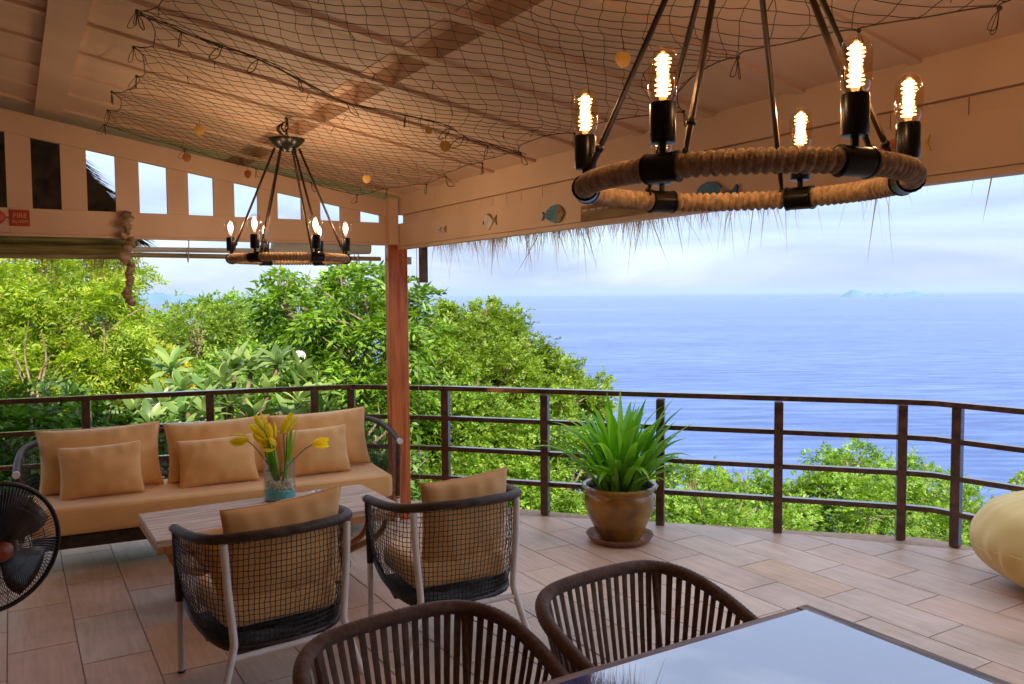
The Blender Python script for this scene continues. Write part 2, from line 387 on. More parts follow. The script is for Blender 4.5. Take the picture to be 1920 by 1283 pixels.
def sea_material():
    m, nt, b, out = new_mat("sea_water")
    N, L = nt.nodes, nt.links
    g = N.new("ShaderNodeNewGeometry")
    mp = N.new("ShaderNodeMapping")
    patch_turn = N.new("ShaderNodeVectorRotate"); patch_turn.rotation_type = 'Z_AXIS'; patch_turn.inputs["Angle"].default_value = R(31)
    L.new(g.outputs["Position"], patch_turn.inputs["Vector"])
    mp.inputs["Scale"].default_value = (0.0016, 0.006, 1)
    L.new(patch_turn.outputs[0], mp.inputs[0])
    n = N.new("ShaderNodeTexNoise"); n.inputs["Scale"].default_value = 1.0; n.inputs["Detail"].default_value = 7; n.inputs["Roughness"].default_value = 0.6
    L.new(mp.outputs[0], n.inputs["Vector"])
    rp = N.new("ShaderNodeValToRGB")
    rp.color_ramp.elements[0].position = 0.3; rp.color_ramp.elements[0].color = (0.050, 0.095, 0.27, 1)
    rp.color_ramp.elements[1].position = 0.7; rp.color_ramp.elements[1].color = (0.085, 0.145, 0.34, 1)
    L.new(n.outputs["Fac"], rp.inputs["Fac"])
    L.new(rp.outputs["Color"], b.inputs["Base Color"])
    b.inputs["Roughness"].default_value = 0.30
    b.inputs["IOR"].default_value = 1.33
    b.inputs["Specular IOR Level"].default_value = 0.35
    mp2 = N.new("ShaderNodeMapping")
    ripple_turn = N.new("ShaderNodeVectorRotate"); ripple_turn.rotation_type = 'Z_AXIS'; ripple_turn.inputs["Angle"].default_value = R(31)
    L.new(g.outputs["Position"], ripple_turn.inputs["Vector"])
    mp2.inputs["Scale"].default_value = (0.022, 0.13, 1)
    L.new(ripple_turn.outputs[0], mp2.inputs[0])
    n2 = N.new("ShaderNodeTexNoise"); n2.inputs["Scale"].default_value = 1.0; n2.inputs["Detail"].default_value = 8; n2.inputs["Roughness"].default_value = 0.62
    L.new(mp2.outputs[0], n2.inputs["Vector"])
    fr_ = N.new("ShaderNodeValToRGB")  # light and dark wave facets painted into the water colour
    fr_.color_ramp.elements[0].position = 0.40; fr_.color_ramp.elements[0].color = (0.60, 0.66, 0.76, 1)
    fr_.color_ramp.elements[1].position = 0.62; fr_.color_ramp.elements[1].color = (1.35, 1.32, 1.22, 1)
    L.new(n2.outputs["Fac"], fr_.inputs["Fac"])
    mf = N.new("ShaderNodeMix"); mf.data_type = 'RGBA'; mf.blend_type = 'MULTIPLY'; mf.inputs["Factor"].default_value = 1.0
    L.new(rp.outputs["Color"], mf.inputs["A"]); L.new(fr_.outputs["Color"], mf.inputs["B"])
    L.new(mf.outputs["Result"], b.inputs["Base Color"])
    bp = N.new("ShaderNodeBump"); bp.inputs["Strength"].default_value = 1.0; bp.inputs["Distance"].default_value = 3.2
    L.new(n2.outputs["Fac"], bp.inputs["Height"]); L.new(bp.outputs[0], b.inputs["Normal"])
    return m
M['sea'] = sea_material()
M['hazyisland'] = mat("hazy_island_blue", (0.07, 0.15, 0.20), (0.10, 0.19, 0.25), scale=0.004, rough=1, pos=True)  # bluish tone carries part of the distance haze
M['foam'] = mat("pale_current_line", (0.13, 0.20, 0.44), (0.19, 0.27, 0.50), scale=0.01, rough=0.5, pos=True)

# ------------------------------------------------------------------ mesh helpers
class MB:
    def __init__(s):
        s.v, s.f = [], []
    def add(s, verts, faces):
        o = len(s.v)
        s.v.extend([tuple(p) for p in verts])
        s.f.extend([tuple(i + o for i in f) for f in faces])
        return s
    def hexa(s, p):
        """eight corners: bottom 0-3 counter-clockwise, top 4-7"""
        return s.add(p, [(0, 3, 2, 1), (4, 5, 6, 7), (0, 1, 5, 4), (1, 2, 6, 5), (2, 3, 7, 6), (3, 0, 4, 7)])
    def box(s, x0, x1, y0, y1, z0, z1, bev=0.0):
        if bev <= 0:
            return s.hexa([(x0, y0, z0), (x1, y0, z0), (x1, y1, z0), (x0, y1, z0), (x0, y0, z1), (x1, y0, z1), (x1, y1, z1), (x0, y1, z1)])
        b = bev
        rings = []
        for z, i in ((z0, b), (z0 + b, 0), (z1 - b, 0), (z1, b)):
            c = b * 1.0
            xa, xb, ya, yb = x0 + i, x1 - i, y0 + i, y1 - i
            rings.append([(xa + c, ya, z), (xb - c, ya, z), (xb, ya + c, z), (xb, yb - c, z), (xb - c, yb, z), (xa + c, yb, z), (xa, yb - c, z), (xa, ya + c, z)])
        vs = [p for r in rings for p in r]
        fs = [tuple(reversed(range(8))), tuple(range(24, 32))]
        for k in range(3):
            for j in range(8):
                a, c2 = k * 8 + j, k * 8 + (j + 1) % 8
                fs.append((a, c2, c2 + 8, a + 8))
        return s.add(vs, fs)
    def tube(s, pts, r, n=8, caps=True, closed=False, flat=1.0, upv=None):
        pts = [Vector(p) for p in pts]
        m = len(pts)
        rs = r if isinstance(r, (list, tuple)) else [r] * m
        vs, fs = [], []
        prev = None
        for i, p in enumerate(pts):
            if closed:
                t = pts[(i + 1) % m] - pts[i - 1]
            else:
                t = pts[min(i + 1, m - 1)] - pts[max(i - 1, 0)]
            if t.length < 1e-9: t = Vector((0, 0, 1))
            t.normalize()
            if prev is None:
                a = Vector(upv) if upv else (Vector((0, 0, 1)) if abs(t.z) < 0.9 else Vector((1, 0, 0)))
            else:
                a = prev
            a = a - t * a.dot(t)
            if a.length < 1e-6: a = t.orthogonal()
            a.normalize(); prev = a
            b = t.cross(a)
            for k in range(n):
                w = 2 * math.pi * k / n
                vs.append(p + a * math.cos(w) * rs[i] * flat + b * math.sin(w) * rs[i])
        segs = m if closed else m - 1
        for i in range(segs):
            i2 = (i + 1) % m
            for k in range(n):
                k2 = (k + 1) % n
                fs.append((i * n + k, i * n + k2, i2 * n + k2, i2 * n + k))
        if caps and not closed:
            fs.append(tuple(reversed(range(n)))); fs.append(tuple(range((m - 1) * n, m * n)))
        return s.add(vs, fs)
    def lathe(s, prof, n=32, c=(0, 0, 0), rad=None):
        vs, fs = [], []
        for (r, z) in prof:
            for k in range(n):
                w = 2 * math.pi * k / n
                rr = r * (rad(w, z) if rad else 1)
                vs.append((c[0] + rr * math.cos(w), c[1] + rr * math.sin(w), c[2] + z))
        for i in range(len(prof) - 1):
            for k in range(n):
                k2 = (k + 1) % n
                fs.append((i * n + k, i * n + k2, (i + 1) * n + k2, (i + 1) * n + k))
        if prof[0][0] > 1e-6: fs.append(tuple(reversed(range(n))))
        if prof[-1][0] > 1e-6: fs.append(tuple(range((len(prof) - 1) * n, len(prof) * n)))
        return s.add(vs, fs)
    def sphere(s, c, r, nu=8, nv=6, sc=(1, 1, 1)):
        vs, fs = [], []
        for i in range(nv + 1):
            th = math.pi * i / nv
            for k in range(nu):
                w = 2 * math.pi * k / nu
                vs.append((c[0] + r * sc[0] * math.sin(th) * math.cos(w), c[1] + r * sc[1] * math.sin(th) * math.sin(w), c[2] - r * sc[2] * math.cos(th)))
        for i in range(nv):
            for k in range(nu):
                k2 = (k + 1) % nu
                fs.append((i * nu + k, i * nu + k2, (i + 1) * nu + k2, (i + 1) * nu + k))
        return s.add(vs, fs)
    def extrude_poly(s, poly, depth, to3):
        """flat outline (list of 2D) given thickness; to3(u, v, d) -> 3D"""
        n = len(poly)
        vs = [to3(u, v, 0) for u, v in poly] + [to3(u, v, depth) for u, v in poly]
        fs = [tuple(range(n)), tuple(reversed(range(n, 2 * n)))]
        for i in range(n):
            j = (i + 1) % n
            fs.append((i, i + n, j + n, j))
        return s.add(vs, fs)
    def grid(s, pts, closed_u=False):
        """pts[i][j] -> quads"""
        nu, nv = len(pts), len(pts[0])
        vs = [p for row in pts for p in row]
        fs = []
        for i in range(nu if closed_u else nu - 1):
            for j in range(nv - 1):
                i2 = (i + 1) % nu
                fs.append((i * nv + j, i2 * nv + j, i2 * nv + j + 1, i * nv + j + 1))
        return s.add(vs, fs)
    def build(s, name, m, parent=None, smooth=True, angle=40, kind=None, weld=False):
        me = bpy.data.meshes.new(name)
        me.from_pydata([tuple(v) for v in s.v], [], s.f)
        if weld:
            bm = bmesh.new(); bm.from_mesh(me)
            bmesh.ops.remove_doubles(bm, verts=bm.verts, dist=1e-5)
            bmesh.ops.recalc_face_normals(bm, faces=bm.faces)
            bm.to_mesh(me); bm.free()
        me.materials.append(m)
        if smooth:
            me.polygons.foreach_set("use_smooth", [True] * len(me.polygons))
            try:
                me.set_sharp_from_angle(angle=R(angle))
            except Exception:
                pass
        me.update()
        o = bpy.data.objects.new(name, me)
        COL.objects.link(o)
        if parent: o.parent = parent
        if kind: o["kind"] = kind
        return o

def tag(o, label, cat=None, group=None, kind=None):
    o["label"] = label
    if cat: o["category"] = cat
    if group: o["group"] = group
    if kind: o["kind"] = kind
    return o

def thing(name, label, cat, loc=(0, 0, 0), rz=0.0, group=None):
    o = bpy.data.objects.new(name, None)
    o.empty_display_size = 0.1
    COL.objects.link(o)
    o.location = loc
    o.rotation_euler = (0, 0, rz)
    return tag(o, label, cat, group)

def copy_tree(src, parent=None, **kw):
    c = src.copy()
    COL.objects.link(c)
    c.parent = parent
    for ch in [o for o in bpy.data.objects if o.parent == src]:
        copy_tree(ch, c)
    return c

def spline(P, n=8, closed=False):
    P = [Vector(p) for p in P]
    out = []
    m = len(P)
    for i in range(m if closed else m - 1):
        p0 = P[(i - 1) % m] if (closed or i > 0) else P[0] * 2 - P[1]
        p1, p2 = P[i], P[(i + 1) % m]
        p3 = P[(i + 2) % m] if (closed or i + 2 < m) else P[-1] * 2 - P[-2]
        for k in range(n):
            t = k / n
            out.append(0.5 * ((2 * p1) + (p2 - p0) * t + (2 * p0 - 5 * p1 + 4 * p2 - p3) * t * t + (3 * p1 - p0 - 3 * p2 + p3) * t ** 3))
    if not closed: out.append(P[-1])
    return out

def resample(P, n):
    P = [Vector(p) for p in P]
    d = [0]
    for a, b in zip(P, P[1:]): d.append(d[-1] + (b - a).length)
    out = []
    j = 0
    for k in range(n):
        t = d[-1] * k / (n - 1)
        while j < len(P) - 2 and d[j + 1] < t: j += 1
        w = (t - d[j]) / max(1e-9, d[j + 1] - d[j])
        out.append(P[j].lerp(P[j + 1], min(1, max(0, w))))
    return out

def in_poly(x, y, poly):
    c = False
    n = len(poly)
    for i in range(n):
        x1, y1 = poly[i]; x2, y2 = poly[(i + 1) % n]
        if (y1 > y) != (y2 > y) and x < (x2 - x1) * (y - y1) / (y2 - y1) + x1:
            c = not c
    return c

# ------------------------------------------------------------------ sea, hillside, islands
def ground_z(x, y):
    # ridge on the left, falling steeply seaward (towards +X and +Y)
    s = max(0.0, x * 0.62 + y * 0.30 - 3.5)
    z = -3.0 - 0.52 * s
    if y > 14: z -= 0.16 * (y - 14)
    if x < 3: z += 0.10 * (3 - x)
    return max(z, -58.0) + 0.5 * mnoise.noise(Vector((x * 0.15, y * 0.15, 0)))

def build_ground():
    mb = MB()
    xs = [-120 + 4 * i for i in range(76)]
    ys = [-40 + 4 * i for i in range(66)]
    mb.grid([[(x, y, ground_z(x, y)) for y in ys] for x in xs])
    g = mb.build("ground", M['ground'])
    tag(g, "steep overgrown hillside below the deck falling to the sea", kind="structure")
build_ground()

SEA_Z = -55.0
mb = MB()
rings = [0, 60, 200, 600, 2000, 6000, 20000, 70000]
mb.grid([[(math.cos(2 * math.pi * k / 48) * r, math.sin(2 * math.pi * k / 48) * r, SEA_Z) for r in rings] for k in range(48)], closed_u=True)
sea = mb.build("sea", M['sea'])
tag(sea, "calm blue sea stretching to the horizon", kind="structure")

def current_line(d0, a0, a1, width, curve, seedv, z=0.06):
    mb = MB()
    rows = []
    for k in range(60):
        t = k / 59
        a = HEAD + a0 + (a1 - a0) * t
        w = width * (0.35 + 0.9 * abs(mnoise.noise(Vector((k * 0.23, seedv, 0)))))
        d = (d0 + curve * (t - 0.3) ** 2 + 0.03 * d0 * mnoise.noise(Vector((k * 0.09, seedv + 3, 0)))) / math.cos(a - HEAD)
        rows.append([(math.sin(a) * (d - w), math.cos(a) * (d - w), SEA_Z + z), (math.sin(a) * (d + w), math.cos(a) * (d + w), SEA_Z + z)])
    mb.grid(rows)
    o = mb.build("current_line", M['foam'])
    tag(o, "pale streak of current running across the sea", kind="structure")
current_line(1530, -0.12, 0.75, 17, -160, 1.0)
current_line(2900, -0.08, 0.20, 70, 500, 5.0)

def island(heads, dist, x0, x1, prof, label):
    """far island: a real hill body; prof = heights along its length"""
    mb = MB()
    n = 50
    rows = []
    for i in range(n):
        t = i / (n - 1)
        a = x0 + (x1 - x0) * t
        c = Vector((math.sin(a), math.cos(a), 0)) * dist
        fdir = Vector((math.sin(a), math.cos(a), 0))
        k = t * (len(prof) - 1)
        j = min(int(k), len(prof) - 2)
        h = prof[j] * (1 - (k - j)) + prof[j + 1] * (k - j)
        h = h * 1.05 * (1 + 0.22 * mnoise.noise(Vector((i * 0.6, dist * 0.01, 0))))
        row = []
        for u in range(9):
            uu = u / 8 * 2 - 1
            row.append(c + fdir * uu * 400 + Vector((0, 0, SEA_Z - 2 + (h + 2) * (1 - abs(uu) ** 3))))
        rows.append(row)
    mb.grid(rows)
    o = mb.build("island", M['hazyisland'])
    tag(o, label, kind="structure")
def ang(px): return HEAD + math.atan((px - 960) / 1560)
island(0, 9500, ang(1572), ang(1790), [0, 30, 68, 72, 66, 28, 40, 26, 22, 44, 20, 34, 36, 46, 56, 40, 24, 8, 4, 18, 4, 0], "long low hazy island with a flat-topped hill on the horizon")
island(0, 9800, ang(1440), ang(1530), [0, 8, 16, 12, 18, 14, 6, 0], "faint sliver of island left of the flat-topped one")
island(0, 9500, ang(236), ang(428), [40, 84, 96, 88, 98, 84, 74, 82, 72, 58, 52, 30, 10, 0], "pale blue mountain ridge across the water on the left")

# ------------------------------------------------------------------ haze
hz = MB().box(-30000, 30000, -30000, 30000, SEA_Z - 40, 140).build("haze", M['net'], smooth=False)
hm = bpy.data.materials.new("haze_air")
hm.use_nodes = True
hm.node_tree.nodes.clear()
_o = hm.node_tree.nodes.new("ShaderNodeOutputMaterial")
_v = hm.node_tree.nodes.new("ShaderNodeVolumePrincipled")
_v.inputs["Color"].default_value = (0.60, 0.78, 1.0, 1)
_v.inputs["Density"].default_value = 0.000035
_v.inputs["Anisotropy"].default_value = 0.2
hm.node_tree.links.new(_v.outputs[0], _o.inputs["Volume"])
hz.data.materials.clear(); hz.data.materials.append(hm)
tag(hz, "faint bluish sea haze", kind="stuff")

# ------------------------------------------------------------------ deck floor
RAIL = [(-2.6, 7.56), (-1.5, 7.34), (-0.55, 7.15), (0.453, 6.94), (1.305, 6.77), (2.085, 6.60), (2.38, 6.54), (2.97, 5.99), (3.51, 5.28), (4.03, 4.61),
        (4.59, 4.02), (5.18, 3.46), (5.29, 3.33), (5.325, 3.17), (5.38, 2.77), (5.50, 1.7), (5.52, 0.5), (5.52, -2.0)]
def offset_path(P, d):
    out = []
    for i, p in enumerate(P):
        a = Vector(P[max(i - 1, 0)]); b = Vector(P[min(i + 1, len(P) - 1)])
        t = (b - a).normalized()
        out.append((p[0] - t.y * d, p[1] + t.x * d))
    return out
EDGE = offset_path(RAIL, 0.10)
DECK = EDGE + [(5.62, -4.0), (-2.6, -4.0)]
DECK_cc = list(reversed(DECK))       # counter-clockwise
floor = MB()
n = len(DECK_cc)
floor.add([(x, y, -0.0055) for x, y in DECK_cc] + [(x, y, -0.22) for x, y in DECK_cc],
          [tuple(range(n)), tuple(reversed(range(n, 2 * n)))] + [(i, i + n, (i + 1) % n + n, (i + 1) % n) for i in range(n)])
floor = floor.build("floor", M['grout'], smooth=False)
tag(floor, "deck floor paved with pinkish sandstone tiles", kind="structure")

def clip_poly(poly, clip):
    """Sutherland-Hodgman against a convex counter-clockwise polygon"""
    out = poly
    m = len(clip)
    for i in range(m):
        ax, ay = clip[i]; bx, by = clip[(i + 1) % m]
        def side(p): return (bx - ax) * (p[1] - ay) - (by - ay) * (p[0] - ax)
        inp, out = out, []
        if not inp: return []
        for j in range(len(inp)):
            p, q = inp[j], inp[(j + 1) % len(inp)]
            sp, sq = side(p), side(q)
            if sp >= 0: out.append(p)
            if (sp >= 0) != (sq >= 0):
                t = sp / (sp - sq)
                out.append((p[0] + (q[0] - p[0]) * t, p[1] + (q[1] - p[1]) * t))
    return out
TW, TL, GAP = 0.2985, 0.626, 0.0026
_mb = MB(); _mb.box(GAP, TW - GAP, GAP, TL - GAP, -0.005, 0, bev=0.0016)
tile0 = None
hull = DECK_cc
for i in range(-6, 20):
    x0 = 4.103 + (i - 13) * TW
    off = 3.319 if (i - 13) % 2 == 0 else 3.319 - TL / 2
    for j in range(-8, 8):
        y0 = off + j * TL
        if x0 < -1.0 or y0 < 0.9 or y0 > 7.6: continue
        if y0 + TL < 1.0 or x0 > 5.6: continue
        if x0 + y0 * 0.35 < -0.35 and y0 < 5: continue
        corners = [(x0, y0), (x0 + TW, y0), (x0 + TW, y0 + TL), (x0, y0 + TL)]
        dz = random.uniform(-0.0003, 0.0010)
        if all(in_poly(a, b, hull) for a, b in corners):
            if tile0 is None:
                tile0 = _mb.build("tile", M['tile'], floor, smooth=False)
                o = tile0
            else:
                o = tile0.copy(); COL.objects.link(o)
            o.location = (x0, y0, dz)
        else:
            g = GAP
            poly = clip_poly([(x0 + g, y0 + g), (x0 + TW - g, y0 + g), (x0 + TW - g, y0 + TL - g), (x0 + g, y0 + TL - g)], hull)
            if len(poly) < 3: continue
            nn = len(poly)
            t = MB().add([(x, y, 0) for x, y in poly] + [(x, y, -0.005) for x, y in poly],
                         [tuple(range(nn)), tuple(reversed(range(nn, 2 * nn)))] + [(k, k + nn, (k + 1) % nn + nn, (k + 1) % nn) for k in range(nn)])
            t = t.build("tile", M['tile'], floor, smooth=False)
            t.location = (0, 0, dz)

# ------------------------------------------------------------------ railing
rail = thing("railing", "dark brown wooden railing of posts and four rails along the deck edge", "railing")
def rail_seg(a, b, ztop, w, h):
    a, b = Vector(a), Vector(b)
    t = (b - a).normalized(); nrm = Vector((-t.y, t.x))
    mb = MB()
    p = []
    for z in (ztop - h, ztop):
        p += [(*(a + nrm * -w / 2), z), (*(b + nrm * -w / 2), z), (*(b + nrm * w / 2), z), (*(a + nrm * w / 2), z)]
    mb.hexa(p)
    return mb
def miter(P, w):
    """left/right offset corners of a polyline"""
    L_, R_ = [], []
    for i, p in enumerate(P):
        p = Vector(p)
        t1 = (p - Vector(P[i - 1])).normalized() if i > 0 else (Vector(P[1]) - p).normalized()
        t2 = (Vector(P[i + 1]) - p).normalized() if i < len(P) - 1 else t1
        n1, n2 = Vector((-t1.y, t1.x)), Vector((-t2.y, t2.x))
        b = (n1 + n2).normalized(); k = w / 2 / max(0.3, b.dot(n1))
        L_.append(p + b * k); R_.append(p - b * k)
    return L_, R_
BENDS = [RAIL[0], (2.20, 6.585), (2.385, 6.535), (2.97, 5.99), (5.20, 3.45), (5.30, 3.30), (5.38, 2.77), (5.50, 1.7), (5.52, 0.5), (5.52, -2.0)]
RL, RR = miter(BENDS, 0.066)
RL2, RR2 = miter(BENDS, 0.050)
for zt, h, A, B, nm in ((0.967, 0.036, RL, RR, "top_rail"), (0.724, 0.034, RL2, RR2, "rail"), (0.478, 0.034, RL2, RR2, "rail"), (0.240, 0.034, RL2, RR2, "rail")):
    for i in range(len(BENDS) - 1):
        mb = MB()
        mb.hexa([(*B[i], zt - h), (*B[i + 1], zt - h), (*A[i + 1], zt - h), (*A[i], zt - h), (*B[i], zt), (*B[i + 1], zt), (*A[i + 1], zt), (*A[i], zt)])
        mb.build(nm, M['darkwood'], rail, smooth=False)
for (x, y) in [(-1.5, 7.34), (-0.55, 7.15), (0.453, 6.94), (1.305, 6.77), (2.085, 6.60), (2.375, 6.53), (2.97, 5.99), (3.48, 5.31), (4.03, 4.61), (4.60, 4.02), (5.18, 3.46), (5.33, 3.16), (5.45, 2.1), (5.51, 0.9)]:
    k = min(range(len(RAIL)), key=lambda i: (RAIL[i][0] - x) ** 2 + (RAIL[i][1] - y) ** 2)
    a, b = Vector(RAIL[max(k - 1, 0)]), Vector(RAIL[min(k + 1, len(RAIL) - 1)])
    t = (b - a).normalized()
    w = 0.030
    mb = MB().box(-w, w, -w, w, 0.0, 0.931, bev=0.004)
    o = mb.build("post", M['darkwood'], rail, smooth=False)
    o.location = (x, y, 0); o.rotation_euler = (0, 0, math.atan2(t.y, t.x))

# ------------------------------------------------------------------ pavilion: roof, beam, gable, column
pav = thing("pavilion", "open pavilion with cream painted timber ceiling, slatted gable and red wooden column", "pavilion")
def zc(x): return 2.38 + 0.18 * (2.52 - x)       # underside of the rafters
XR = -3.2                                        # ridge
def slope_slab(x0, x1, y0, y1, lo, hi):
    return MB().hexa([(x0, y0, zc(x0) + lo), (x1, y0, zc(x1) + lo), (x1, y1, zc(x1) + lo), (x0, y1, zc(x0) + lo),
                      (x0, y0, zc(x0) + hi), (x1, y0, zc(x1) + hi), (x1, y1, zc(x1) + hi), (x0, y1, zc(x0) + hi)])
YC = 5.75
RY = [6.14, 5.69, 5.24, 4.79, 4.34, 3.89, 3.44, 2.99, 2.55, 2.10, 1.65, 1.20, 0.75, 0.30, -0.15, -0.6, -1.05, -1.5, -1.95, -2.4, -2.85, -3.3, -3.75]
purl = [(0.16, 0.30), (-1.0, -0.86), (-2.2, -2.06)]
for i, y in enumerate(RY):
    slope_slab(XR, 2.495, y - 0.045, y, 0.024, 0.0405).build("rafter", M['cream'], pav, smooth=False)
for i in range(len(RY) - 1):
    y1, y0 = RY[i] - 0.045, RY[i + 1]
    edges = [2.495, 1.45, 1.30, 0.23, -0.93, -2.13, XR]
    for k in range(len(edges) - 1):
        dz = random.uniform(0, 0.004)
        up_ = 0.085 if k == 1 else 0.0
        slope_slab(edges[k + 1] + 0.002, edges[k] - 0.002, y0 - 0.02, y1 + 0.02, 0.036 + dz + up_, 0.052 + dz + up_).build("ceiling_panel", M['cream_panel'], pav, smooth=False)
for xa in (1.296, 1.449):
    slope_slab(xa, xa + 0.004, -4.0, 6.14, 0.0345, 0.125).build("recess_side", M['cream'], pav, smooth=False)
for a, b in purl:
    slope_slab(a, b, -4.0, 6.14, 0.010, 0.035).build("purlin", M['cream'], pav, smooth=False)
slope_slab(XR, 2.9, 6.142, 6.165, 0.0, 0.149).build("verge_board", M['cream'], pav, smooth=False)
# eave beam along X = 2.46
MB().box(2.462, 2.515, -4.0, 5.745, 2.060, 2.222).build("beam", M['cream'], pav, smooth=False)
MB().box(2.472, 2.53, -4.0, 5.745, 2.036, 2.058).build("beam_edge_strip", M['cream'], pav, smooth=False)
MB().box(2.495, 2.53, -4.0, 5.70, 2.224, 2.285).build("beam_backing", M['cream'], pav, smooth=False)
y = 5.66
while y > 0.6:
    w = random.choice([0.16, 0.22, 0.26, 0.34])
    MB().box(2.484, 2.494, y - w + 0.004, y, 2.224, 2.281).build("fascia_block", M['cream'], pav, smooth=False)
    y -= w
MB().box(2.468, 2.52, -4.0, 5.72, 2.286, 2.462).build("fascia_board", M['cream'], pav, smooth=False)
# upper white part of the corner post and the red column below it
MB().box(2.385, 2.455, 5.69, 5.80, 2.072, 2.405).build("corner_block", M['cream'], pav, smooth=False)
MB().box(2.40, 2.551, 5.752, 5.828, 0.0, 2.074, bev=0.004).build("column", M['redwood'], pav, smooth=False)
# gable: bottom chord, sloped top chord, slats
MB().box(-3.2, 2.384, YC, YC + 0.04, 2.082, 2.230).build("gable_chord", M['cream'], pav, smooth=False)
MB().box(-3.2, 2.395, YC - 0.012, YC + 0.05, 2.066, 2.080).build("gable_trim", M['cream'], pav, smooth=False)
def zs(x): return 2.650 - 0.1665 * (x - 0.14)
def gable_piece(x0, x1, z0a, z0b, z1a, z1b, y0, y1):
    return MB().hexa([(x0, y0, z0a), (x1, y0, z0b), (x1, y1, z0b), (x0, y1, z0a), (x0, y0, z1a), (x1, y0, z1b), (x1, y1, z1b), (x0, y1, z1a)])
gable_piece(-3.2, 2.384, zs(-3.2), zs(2.384), zs(-3.2) + 0.142, zs(2.384) + 0.118, YC - 0.004, YC + 0.036).build("gable_top_chord", M['cream'], pav, smooth=False)
opens = [(-0.16, 0.001), (0.131, 0.285), (0.424, 0.584), (0.719, 0.883), (1.012, 1.169), (1.302, 1.457), (1.59, 1.757), (1.89, 2.038), (2.186, 2.338)]
for k in range(1, 10): opens.insert(0, (-0.16 - 0.29 * k, -0.29 * k))
for (a, b) in zip(opens, opens[1:] + [(2.384, 2.5)]):
    x0, x1 = a[1], b[0]
    gable_piece(x0, x1, 2.231, 2.231, zs(x0) - 0.001, zs(x1) - 0.001, YC + 0.002, YC + 0.034).build("gable_slat", M['cream'], pav, smooth=False)
# thatch covering on top and the far roof slope
slope_slab(XR, 2.93, -4.2, 6.34, 0.15, 0.30).build("thatch", M['shadethatch'], pav, smooth=False)
MB().hexa([(-9, -4.2, zc(XR) - 0.9), (XR, -4.2, zc(XR) + 0.09), (XR, 6.34, zc(XR) + 0.09), (-9, 6.34, zc(XR) - 0.9),
           (-9, -4.2, zc(XR) - 0.7), (XR, -4.2, zc(XR) + 0.26), (XR, 6.34, zc(XR) + 0.26), (-9, 6.34, zc(XR) - 0.7)]).build("thatch", M['shadethatch'], pav, smooth=False)

def strand(vs, fs, p, d, length, w, curl):
    """one tapered straw, two quads"""
    side = Vector((-d.y, d.x, 0))
    if side.length < 0.05: side = Vector((1, 0, 0))
    side.normalize()
    a = random.uniform(0, math.pi)
    side = (side * math.cos(a) + side.cross(d) * math.sin(a)).normalized()
    o = len(vs)
    c = Vector((random.uniform(-1, 1), random.uniform(-1, 1), 0)) * curl
    p1 = p + d * length * 0.5 + c * 0.25 * length
    p2 = p + d * length + c * length
    vs += [p - side * w, p + side * w, p1 - side * w * 0.8, p1 + side * w * 0.8, p2]
    fs += [(o, o + 1, o + 3, o + 2), (o + 2, o + 3, o + 4)]

def fringe(n, f_pos, f_len, name, parent, w=0.0012, m=None, tilt=0.35):
    vs, fs = [], []
    for i in range(n):
        p, out = f_pos()
        d = (Vector((0, 0, -1)) + Vector((random.gauss(0, tilt), random.gauss(0, tilt), 0)) * 0.5 + out).normalized()
        strand(vs, fs, p, d, f_len(p), random.uniform(0.5, 1.4) * w, 0.12)
    o = MB().add(vs, fs).build(name, m or M['straw'], parent, smooth=False, kind="stuff")
    return o
# tufted fringe hanging from the seaward eave, thinner towards the camera
tufts = [(random.uniform(0.9, 5.9), random.uniform(0.3, 1.0)) for _ in range(46)]
def fp():
    if random.random() < 0.62:
        ty, s = random.choice(tufts); y = random.gauss(ty, 0.035)
    else:
        y = random.uniform(0.5, 6.1)
    while random.random() > min(1.0, max(0.07, (y - 1.9) / 1.6)):
        y = random.uniform(0.5, 6.1)
    return Vector((random.uniform(2.86, 2.95), y, random.uniform(2.22, 2.36))), Vector((0.05, 0, 0))
def fl(p):
    r = random.random()
    return random.uniform(0.12, 0.24) if r < 0.80 else (random.uniform(0.24, 0.34) if r < 0.965 else random.uniform(0.34, 0.50))
fringe(4600, fp, fl, "thatch_fringe", pav, w=0.0024)

# unseen walls added to block the sun and darken the pavilion
house = thing("shade_walls", "unseen added walls keeping sun off the deck and darkening the pavilion", "wall")
MB().box(-8.0, 7.5, -4.4, -4.22, -3.0, 9.8).build("sun_block_wall", M['addedwall'], house, smooth=False)  # built tall to keep direct sun off the deck
MB().box(-1.45, 0.6, -1.5, -1.385, -0.01, 2.68).build("added_shade_wall", M['addedwall'], house, smooth=False)  # added behind the camera to darken the inside
MB().box(-1.45, -1.30, -1.38, 5.70, -0.01, 2.99).build("side_shade_wall", M['addedwall'], house, smooth=False)  # set close in to darken the floor and ceiling at left

# neighbouring thatched hut seen through the gable slots
hut = thing("thatched_hut", "neighbouring hut roof of thatch coloured dark for shade behind the gable slots", "hut")
prof = [(-1.9, 5.0), (-0.9, 4.0), (-0.10, 3.20), (0.16, 2.92), (0.48, 2.56), (0.69, 2.31), (0.76, 2.11), (0.70, 2.03), (-0.1, 2.04), (-1.9, 2.3)]
mb = MB(); mb.extrude_poly(prof, 1.3, lambda u, v, d: (u, 6.40 + d, v)); mb.build("thatch", M['shadethatch'], hut, smooth=False)
def hp():
    t = random.random()
    k = random.uniform(0, 5.99); i = int(k); a, b = prof[i], prof[i + 1]
    x, z = a[0] + (b[0] - a[0]) * (k - i), a[1] + (b[1] - a[1]) * (k - i)
    return Vector((x, random.uniform(6.38, 7.2), z + 0.01)), Vector((1.2, 0, 0.2))
fringe(1500, hp, lambda p: random.uniform(0.10, 0.28), "straw_layer", hut, w=0.003, m=M['shadethatch'], tilt=0.25)
